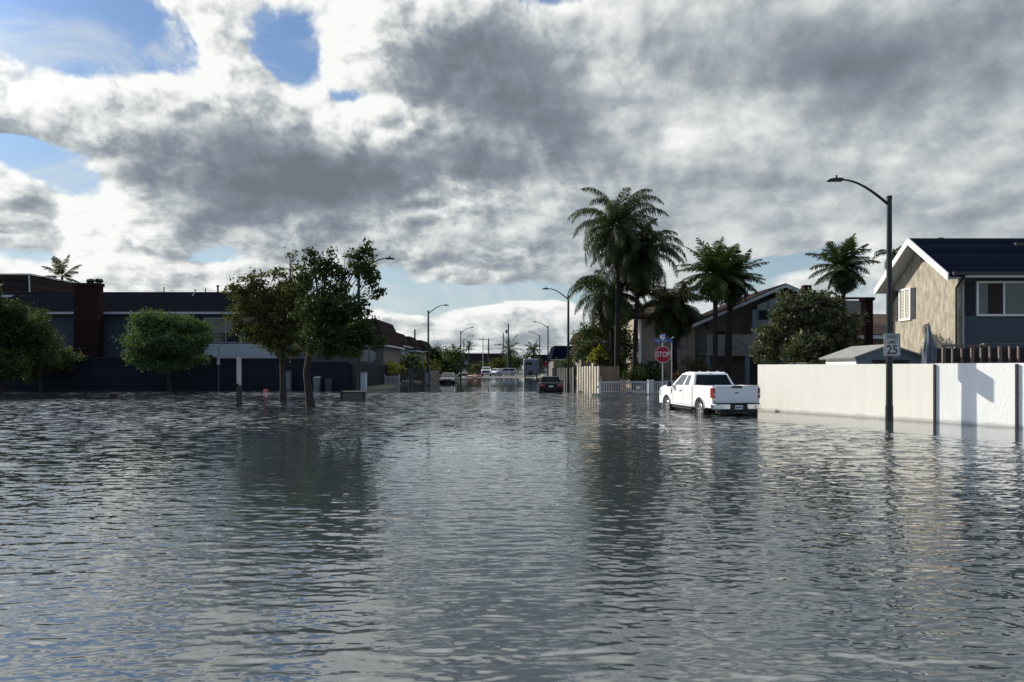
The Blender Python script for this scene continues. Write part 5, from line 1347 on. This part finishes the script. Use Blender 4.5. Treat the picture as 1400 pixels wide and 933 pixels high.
for px, Y, right, lb, z in [(777, 62.5, True, 'second street lamp on the right side, just left of the palms', 0),
                         (749.3, 108, True, 'third street lamp on the right, between camper and black sedan', 0),
                         (738, 139, True, 'farthest street lamp on the right, right of the camper', 0.05),
                         (490.5, 45.2, False, 'street lamp on the left whose head pokes out of the leaning tree crown', 0),
                         (585.6, 79, False, 'slim street lamp on the left standing clear against low clouds', 0),
                         (630, 123, False, 'second of the clear street lamps on the left, behind the facing sedan', 0),
                         (634, 157, False, 'farthest street lamp on the left side of the street', .1)]:
    c = copy_tree(l0); c.location = (X(px, Y), Y, z); c.rotation_euler = (0, 0, 0 if right else math.pi); c['label'] = lb

# speed limit sign, strapped to the near lamp
a = R(12); ss = thing('speed_limit_sign', 'white speed limit 25 sign strapped to the nearest lamp pole', 'sign', NL, a)
def rrect(w, h, r, n=5):
    p = []
    for cx, cz, s in ((w/2-r, h/2-r, 0), (-w/2+r, h/2-r, 90), (-w/2+r, -h/2+r, 180), (w/2-r, -h/2+r, 270)):
        for k in range(n+1): t = R(s + 90*k/n); p.append((cx+r*math.cos(t), cz+r*math.sin(t)))
    return p
zc = 2.71; sw, shh = .66, .80
m = MB(); m.prism([(x, z+zc) for x, z in rrect(sw, shh, .05)], 1, -.145, -.135); bd = m.build('plate', M_signgrey, ss, world=False)
for w, h, nm_ in ((sw-.04, shh-.04, 'border'),):
    o = rrect(w, h, .04); i_ = rrect(w-.03, h-.03, .03); n = len(o)
    m = MB(); m.add([(x, -.147, z+zc) for x, z in o] + [(x, -.147, z+zc) for x, z in i_] , [(k, (k+1) % n, (k+1) % n+n, k+n) for k in range(n)]); m.build(nm_, M_signblk, bd, world=False)
text_mesh('SPEED', .165, M_signblk, 'lettering', bd, (0, -.147, zc+.265), (R(90), 0, 0), thick=.002, sx=1.0, bold=.003)
text_mesh('LIMIT', .165, M_signblk, 'lettering', bd, (0, -.147, zc+.09), (R(90), 0, 0), thick=.002, sx=1.0, bold=.003)
text_mesh('25', .44, M_signblk, 'numerals', bd, (0, -.147, zc-.19), (R(90), 0, 0), thick=.002, sx=1.05, bold=.008)
m = MB()
for z in (zc-.2, zc+.2): m.tube([(.128*math.cos(k/12*6.2832), .128*math.sin(k/12*6.2832), z) for k in range(13)], .012, 6); m.box(-.03, .03, -.134, -.11, z-.03, z+.03)
m.build('strap', M_galv, ss, world=False)

# stop sign and street name blades
def octa(r): return [(r*math.cos(R(22.5+45*k)), r*math.sin(R(22.5+45*k))) for k in range(8)]
Ys = 36.5; xs = X(906, Ys)
st = thing('stop_sign', 'red stop sign on a thin post beside the white pickup', 'sign', (xs, Ys, 0), R(4))
m = MB(); m.tube([(0, 0, -.4), (0, 0, 3.25)], .032, 8); m.build('post', M_galv, st, world=False)
zc = Z(485, Ys); r0 = .44
m = MB(); m.prism([(x, z+zc) for x, z in octa(r0)], 1, -.05, -.042); pl = m.build('plate', M_signred, st, world=False)
o = octa(r0-.012); i_ = octa(r0-.035)
m = MB(); m.add([(x, -.0525, z+zc) for x, z in o] + [(x, -.0525, z+zc) for x, z in i_], [(k, (k+1) % 8, (k+1) % 8+8, k+8) for k in range(8)]); m.build('border', M_signgrey, pl, world=False)
text_mesh('STOP', .36, M_signgrey, 'lettering', pl, (0, -.0525, zc), (R(90), 0, 0), thick=.002, sx=.80, bold=.006)
sn = thing('street_name_sign', 'blue street name blades with a small white crest atop the stop sign post', 'sign', (xs, Ys, 0), R(4))
z1 = Z(466, Ys)
m = MB(); m.box(-.42, .48, -.012, .012, z1-.10, z1+.10); b1 = m.build('blade', M_signblue, sn, world=False)
m = MB(); xx = -.30
for w_, h_ in ((.05, .045), (.035, .03), (.04, .03), (-.05, 0), (.05, .045), (.02, .04), (.04, .03), (.045, .03), (.02, .045)):
    if w_ > 0: m.box(xx, xx+w_, -.0145, -.0122, z1-.04, z1-.04+h_*1.6)
    xx += abs(w_)+.018
m.build('faint_marks', M_galv, b1, world=False)
m = MB(); m.box(-.012, .012, -.42, .42, z1+.115, z1+.30); m.build('blade', M_signblue, sn, world=False)
m = MB(); m.prism([(x*.5, z*.5+z1+.18) for x, z in octa(.26)], 1, -.02, -.0125); m.build('crest', M_white, sn, world=False)
tp = thing('thin_pole', 'bare thin grey pole just right of the stop sign post', 'pole', (X(918.5, 44), 44, 0))
m = MB(); m.tube([(0, 0, -.4), (0, 0, Z(463, 44)), (.12, 0, Z(461, 44))], .035, 8); m.build('shaft', M_galv, tp, world=False)

# the stop sign seen from behind on the left, far one on the right
Yb = 72; b_ = thing('stop_sign', 'grey back of a stop sign on the left, beyond the leaning tree', 'sign', (X(504.5, Yb), Yb, 0), R(3))
m = MB(); m.tube([(0, 0, -.3), (0, 0, Z(475, Yb))], .045, 8); m.build('post', M_galv_dk, b_, world=False)
m = MB(); m.prism([(x, z+Z(486.5, Yb)) for x, z in octa(.66)], 1, .05, .06); m.build('plate', M_signback, b_, world=False)
Yb = 118; b_ = thing('stop_sign', 'small far stop sign in front of the blue roof house', 'sign', (X(746.5, Yb), Yb, 0))
m = MB(); m.tube([(0, 0, -.3), (0, 0, 3.0)], .05, 8); m.build('post', M_galv, b_, world=False)
m = MB(); m.prism([(x, z+Z(498.5, Yb)) for x, z in octa(.42)], 1, -.06, -.05); m.build('plate', M_signred, b_, world=False)
m = MB(); m.box(-.2, .2, -.06, -.05, Z(508, Yb), Z(504, Yb)); m.build('sub_plate', M_signgrey, b_, world=False)
Yb = 130; b_ = thing('round_sign', 'small round grey sign back beside the second left lamp', 'sign', (X(637, Yb), Yb, 0))
m = MB(); m.tube([(0, 0, -.3), (0, 0, 3.3)], .05, 8); m.build('post', M_galv_dk, b_, world=False)
m = MB(); m.prism([(x, z+Z(496.5, Yb)) for x, z in octa(.38)], 1, -.06, -.05); m.build('plate', M_signback, b_, world=False)

# two-post sign edge-on, left foreground
Yp = 36.6; t = thing('two_post_sign', 'narrow pale sign board on two posts in the water, left of the street trees', 'sign', (X(327, Yp), Yp, 0))
for i, px in enumerate((324.2, 329.8)):
    x = X(px, Yp)-X(327, Yp); m = MB(); m.box(x-.05, x+.05, (.42, -.50)[i], (.50, -.42)[i], -.4, 1.12); m.build('post', M_wood_dark, t, world=False)
m = MB(); m.hexa([(.06, -.50, 1.02), (.11, -.50, 1.02), (-.07, .50, 1.02), (-.12, .50, 1.02), (.06, -.50, 2.42), (.11, -.50, 2.42), (-.07, .50, 2.42), (-.12, .50, 2.42)]); m.build('board', M_signgrey, t, world=False)
Yp = 60.5; t = thing('parking_sign', 'thin pole with a small white sign in front of the dark wall', 'sign', (X(299, Yp), Yp, 0))
m = MB(); m.tube([(0, 0, -.4), (0, 0, Z(474, Yp))], .035, 8); m.build('post', M_galv_dk, t, world=False)
m = MB(); m.box(-.12, .12, -.06, -.045, Z(499, Yp), Z(486, Yp)); m.build('plate', M_signgrey, t, world=False)

# wooden barrier box
Yx = 43; bxs = thing('barrier_box', 'weathered grey wooden planter box standing in the flood at the lamp foot', 'box', (X(482, Yx), Yx, 0))
x0, x1 = X(466, Yx), X(498.5, Yx); M_boxw = mat('grey_wood', (.13, .125, .115), .9, .35, 3.0, stretch=(1, 1, 5), bump=.6)
m = MB(); m.box(x0+.1, x1-.1, Yx, Yx+.08, -.2, .46); m.build('front_panel', M_boxw, bxs)
m = MB(); m.box(x0+.1, x1-.1, Yx+.8, Yx+.88, -.2, .46); m.build('rear_panel', M_boxw, bxs)
for x in (x0+.03, x1-.10):
    m = MB(); m.box(x, x+.07, Yx+.081, Yx+.8, -.2, .44); m.build('side_panel', M_boxw, bxs)
for x in (x0-.02, x1-.1):
    m = MB(); m.box(x, x+.12, Yx-.05, Yx-.002, -.3, .52 if x > x0 else .62); m.build('corner_post', M_wood_dark, bxs)
m = MB(); m.box(x0-.02, x1+.02, Yx-.07, Yx+.92, .462, .52); m.build('top_frame', M_wood_dark, bxs)
# debris
Yd = 45; t = thing('concrete_lump', 'block and flat slab poking out of the water at far left', 'debris', (X(146, Yd), Yd, 0))
def rock(m, x0, x1, y0, y1, z0, z1, s):
    r = random.Random(s)
    p = [(x0, y0, z0), (x1, y0, z0), (x1, y1, z0), (x0, y1, z0), (x0, y0, z1), (x1, y0, z1), (x1, y1, z1), (x0, y1, z1)]
    m.hexa([(a+r.uniform(-.06, .06), b+r.uniform(-.06, .06), c+r.uniform(-.04, .04)) for a, b, c in p])
m = MB(); rock(m, X(149, Yd), X(158, Yd), Yd, Yd+.4, -.2, .34, 1); m.build('block', M_wood_dark, t, bevel=.04)
m = MB(); rock(m, X(131, Yd), X(150, Yd), Yd-.1, Yd+.3, -.1, .13, 2); m.build('slab', M_wood_dark, t, bevel=.03)
# bin, cabinet, doorway
Yc = 61; t = thing('trash_bin', 'pale upright trash bin against the dark wall behind the leaning tree', 'bin', (X(432, Yc), Yc, 0))
x0, x1 = X(428, Yc), X(437, Yc)
M_bin = mat('pale_plastic', (.13, .145, .165), .5, .08, 2.0)
m = MB(); m.hexa([(x0+.06, Yc, -.2), (x1-.06, Yc, -.2), (x1-.06, Yc+.5, -.2), (x0+.06, Yc+.5, -.2), (x0, Yc-.06, 1.02), (x1, Yc-.06, 1.02), (x1, Yc+.56, 1.02), (x0, Yc+.56, 1.02)]); m.build('body', M_bin, t, bevel=.03)
m = MB(); m.hexa([(x0-.03, Yc-.1, 1.025), (x1+.03, Yc-.1, 1.025), (x1+.03, Yc+.6, 1.025), (x0-.03, Yc+.6, 1.025), (x0+.05, Yc, 1.12), (x1-.02, Yc, 1.12), (x1-.02, Yc+.6, 1.2), (x0+.05, Yc+.6, 1.2)]); m.build('lid', M_bin, t, bevel=.02)
t = thing('trash_bin', 'dark trash bin against the dark wall, right of the pale one', 'bin', (X(448, Yc), Yc, 0))
x0, x1 = X(444, Yc), X(452, Yc)
m = MB(); m.hexa([(x0+.06, Yc, -.2), (x1-.06, Yc, -.2), (x1-.06, Yc+.5, -.2), (x0+.06, Yc+.5, -.2), (x0, Yc-.06, .92), (x1, Yc-.06, .92), (x1, Yc+.56, .92), (x0, Yc+.56, .92)]); m.build('body', M_blue_dk, t, bevel=.03)
m = MB(); m.box(x0-.03, x1+.03, Yc-.1, Yc+.6, .925, 1.0); m.build('lid', M_blue_dk, t, bevel=.02)
t = thing('utility_cabinet', 'narrow grey utility cabinet between the two tree trunks by the dark wall', 'cabinet', (X(394, 61.2), 61.2, 0))
m = MB(); m.box(X(390.5, 61.2), X(397.5, 61.2), 61.2, 61.6, -.2, 1.65); m.build('body', mat('cabinet_grey', (.06, .075, .095), .6, .08, 2.0), t, bevel=.02)
m = MB(); m.box(X(391.2, 61.2), X(396.8, 61.2), 61.17, 61.197, .1, 1.5); m.build('door', M_bin, t)
t = thing('white_cabinet', 'white upright box just right of the left lamp pole', 'cabinet', (X(496, 63), 63, 0))
m = MB(); m.box(X(491.5, 63), X(500, 63), 63, 63.6, -.2, 1.45); m.build('body', mat('bright_box', (.40, .44, .50), .6, .05, 2.0), t, bevel=.03)
m = MB(); m.box(X(491, 63), X(500.5, 63), 62.95, 63.65, 1.452, 1.53); m.build('lid', M_bin, t, bevel=.02)
t = thing('gas_meter', 'small white meter on a low stand under the first clear left lamp', 'meter', (X(584, 78), 78, 0))
m = MB(); m.box(X(581, 78), X(585.5, 78), 78, 78.2, .1, 1.35); m.build('body', M_bin, t, bevel=.03)
m = MB(); m.tube([(X(583, 78), 78.1, -.3), (X(583, 78), 78.1, .1)], .05, 8); m.build('stand', M_galv_dk, t)
t = thing('red_toy_car', 'small red ride-on toy floating by the dark wall left of the first trunk', 'toy', (X(363.5, 60), 60, 0))
m = MB(); m.prism([(-.2, -.02), (.22, -.02), (.24, .08), (.10, .11), (.02, .19), (-.14, .19), (-.2, .09)], 1, -.12, .12); m.build('body', mat('red_plastic', (.55, .02, .04), .4, .05, 2.0), t, world=False, bevel=.02)
m = MB(); m.box(-.16, .1, -.128, -.121, .02, .06); m.build('stripe', M_white, t, world=False)

# cones and barricades at the water's end
M_orange = mat('orange_plastic', (.55, .10, .03), .5, .05, 2.0)
c0 = thing('traffic_cone', 'orange cone with white band, left of the barricade at the water end', 'traffic cone', (X(651, 131), 131, -.05), group='cones across the street')
m = MB(); m.lathe([(.20, .03), (.06, .70), (.001, .72)], 'z', 14, (0, 0, 0)); m.build('cone', M_orange, c0, world=False, smooth=True)
m = MB(); m.box(-.22, .22, -.22, .22, 0, .03); m.build('base', M_orange, c0, world=False)
m = MB(); m.lathe([(.155, .30), (.110, .50)], 'z', 14, (0, 0, 0)); m.build('band', M_white, c0, world=False)
for px, Y, lb in ((648.5, 128, 'taller looking orange cone, nearest of those at the water end'), (689, 150, 'orange cone in front of the silver crossover nose'), (705, 150, 'orange cone in front of the silver crossover rear wheel')):
    c = copy_tree(c0); c.location = (X(px, Y), Y, -.03); c['label'] = lb
for px, Y, lb in ((643, 133, 'low red and white barricade left of the cones'), (655, 134, 'low red barricade right of the cones, before the far pickup')):
    t = thing('barricade', lb, 'barricade', (X(px, Y), Y, 0))
    for x in (-.55, .5):
        m = MB(); m.beam((x, -.25, -.2), (x, 0, .85), .05, .05); m.beam((x, .25, -.2), (x, .02, .85), .05, .05); m.build('leg', M_white_dk, t, world=False)
    m = MB(); m.box(-.65, .65, -.05, -.02, .55, .80); m.build('board', M_orange, t, world=False)
    m = MB(); m.box(-.65, .65, -.08, -.055, .22, .40); m.build('board', M_orange, t, world=False)

# utility poles and wires
def upole(px, Y, ztop, r, label, arms=True, light=False):
    t = thing('utility_pole', label, 'utility pole', (X(px, Y), Y, 0), group='utility poles at the street end')
    M_ = M_galv if light else M_wood_dark
    m = MB(); m.tube([(0, 0, -.2), (0, 0, ztop)], [r, r*.7], 8); m.build('pole', M_, t, world=False)
    if arms:
        m = MB(); m.box(-1.1, 1.1, -.08, .08, ztop-.75, ztop-.6); m.build('crossarm', M_, t, world=False)
        m = MB()
        for x in (-1, -.4, .4, 1): m.tube([(x, 0, ztop-.6), (x, 0, ztop-.42)], .05, 6)
        m.build('insulators', M_galv_dk, t, world=False)
    return t
u1 = upole(695, 172, Z(443, 172), .20, 'tallest dark utility pole at the street end, with a transformer', arms=False)
m = MB(); m.lathe([(.001, 0), (.26, 0), (.26, .8), (.001, .85)], 'z', 12, (-.45, 0, Z(456, 172))); m.build('transformer', M_galv_dk, u1, world=False, smooth=True)
upole(688, 215, Z(455, 215), .20, 'dark utility pole just left of the tallest one', arms=False)
upole(668, 205, Z(463, 205), .24, 'short thick utility pole above the far pickup', arms=False)
upole(660.3, 190, Z(461, 190), .13, 'pale slender pole above the far pickup', light=True, arms=True)
for k, (z, y0, sag, lb) in enumerate(((Z(472, 195), 195, .5, 'uppermost thin wire across the far end of the street'), (Z(476, 196), 196, .6, 'second thin wire across the far end of the street'), (Z(481, 194), 194, .5, 'third thin wire across the far end of the street'), (Z(494, 197), 197, .3, 'lowest thin wire across the far end of the street'))):
    pts = []
    for i in range(41):
        x = -60+i*3; d = abs(((x+1.5) % 40)-20)/20; pts.append((x, y0, z - sag*(1-d*d)))
    m = MB(); m.tube(pts, .03, 4, cap=False); tag(m.build('power_line', M_wood_dark), lb, 'power line')
ins = thing('utility_pole', 'white post right of the far stop sign by the grey garage', 'post', (X(751.5, 112), 112, 0))
m = MB(); m.tube([(0, 0, -.2), (0, 0, 2.6)], .10, 8); m.build('pole', M_white, ins, world=False)
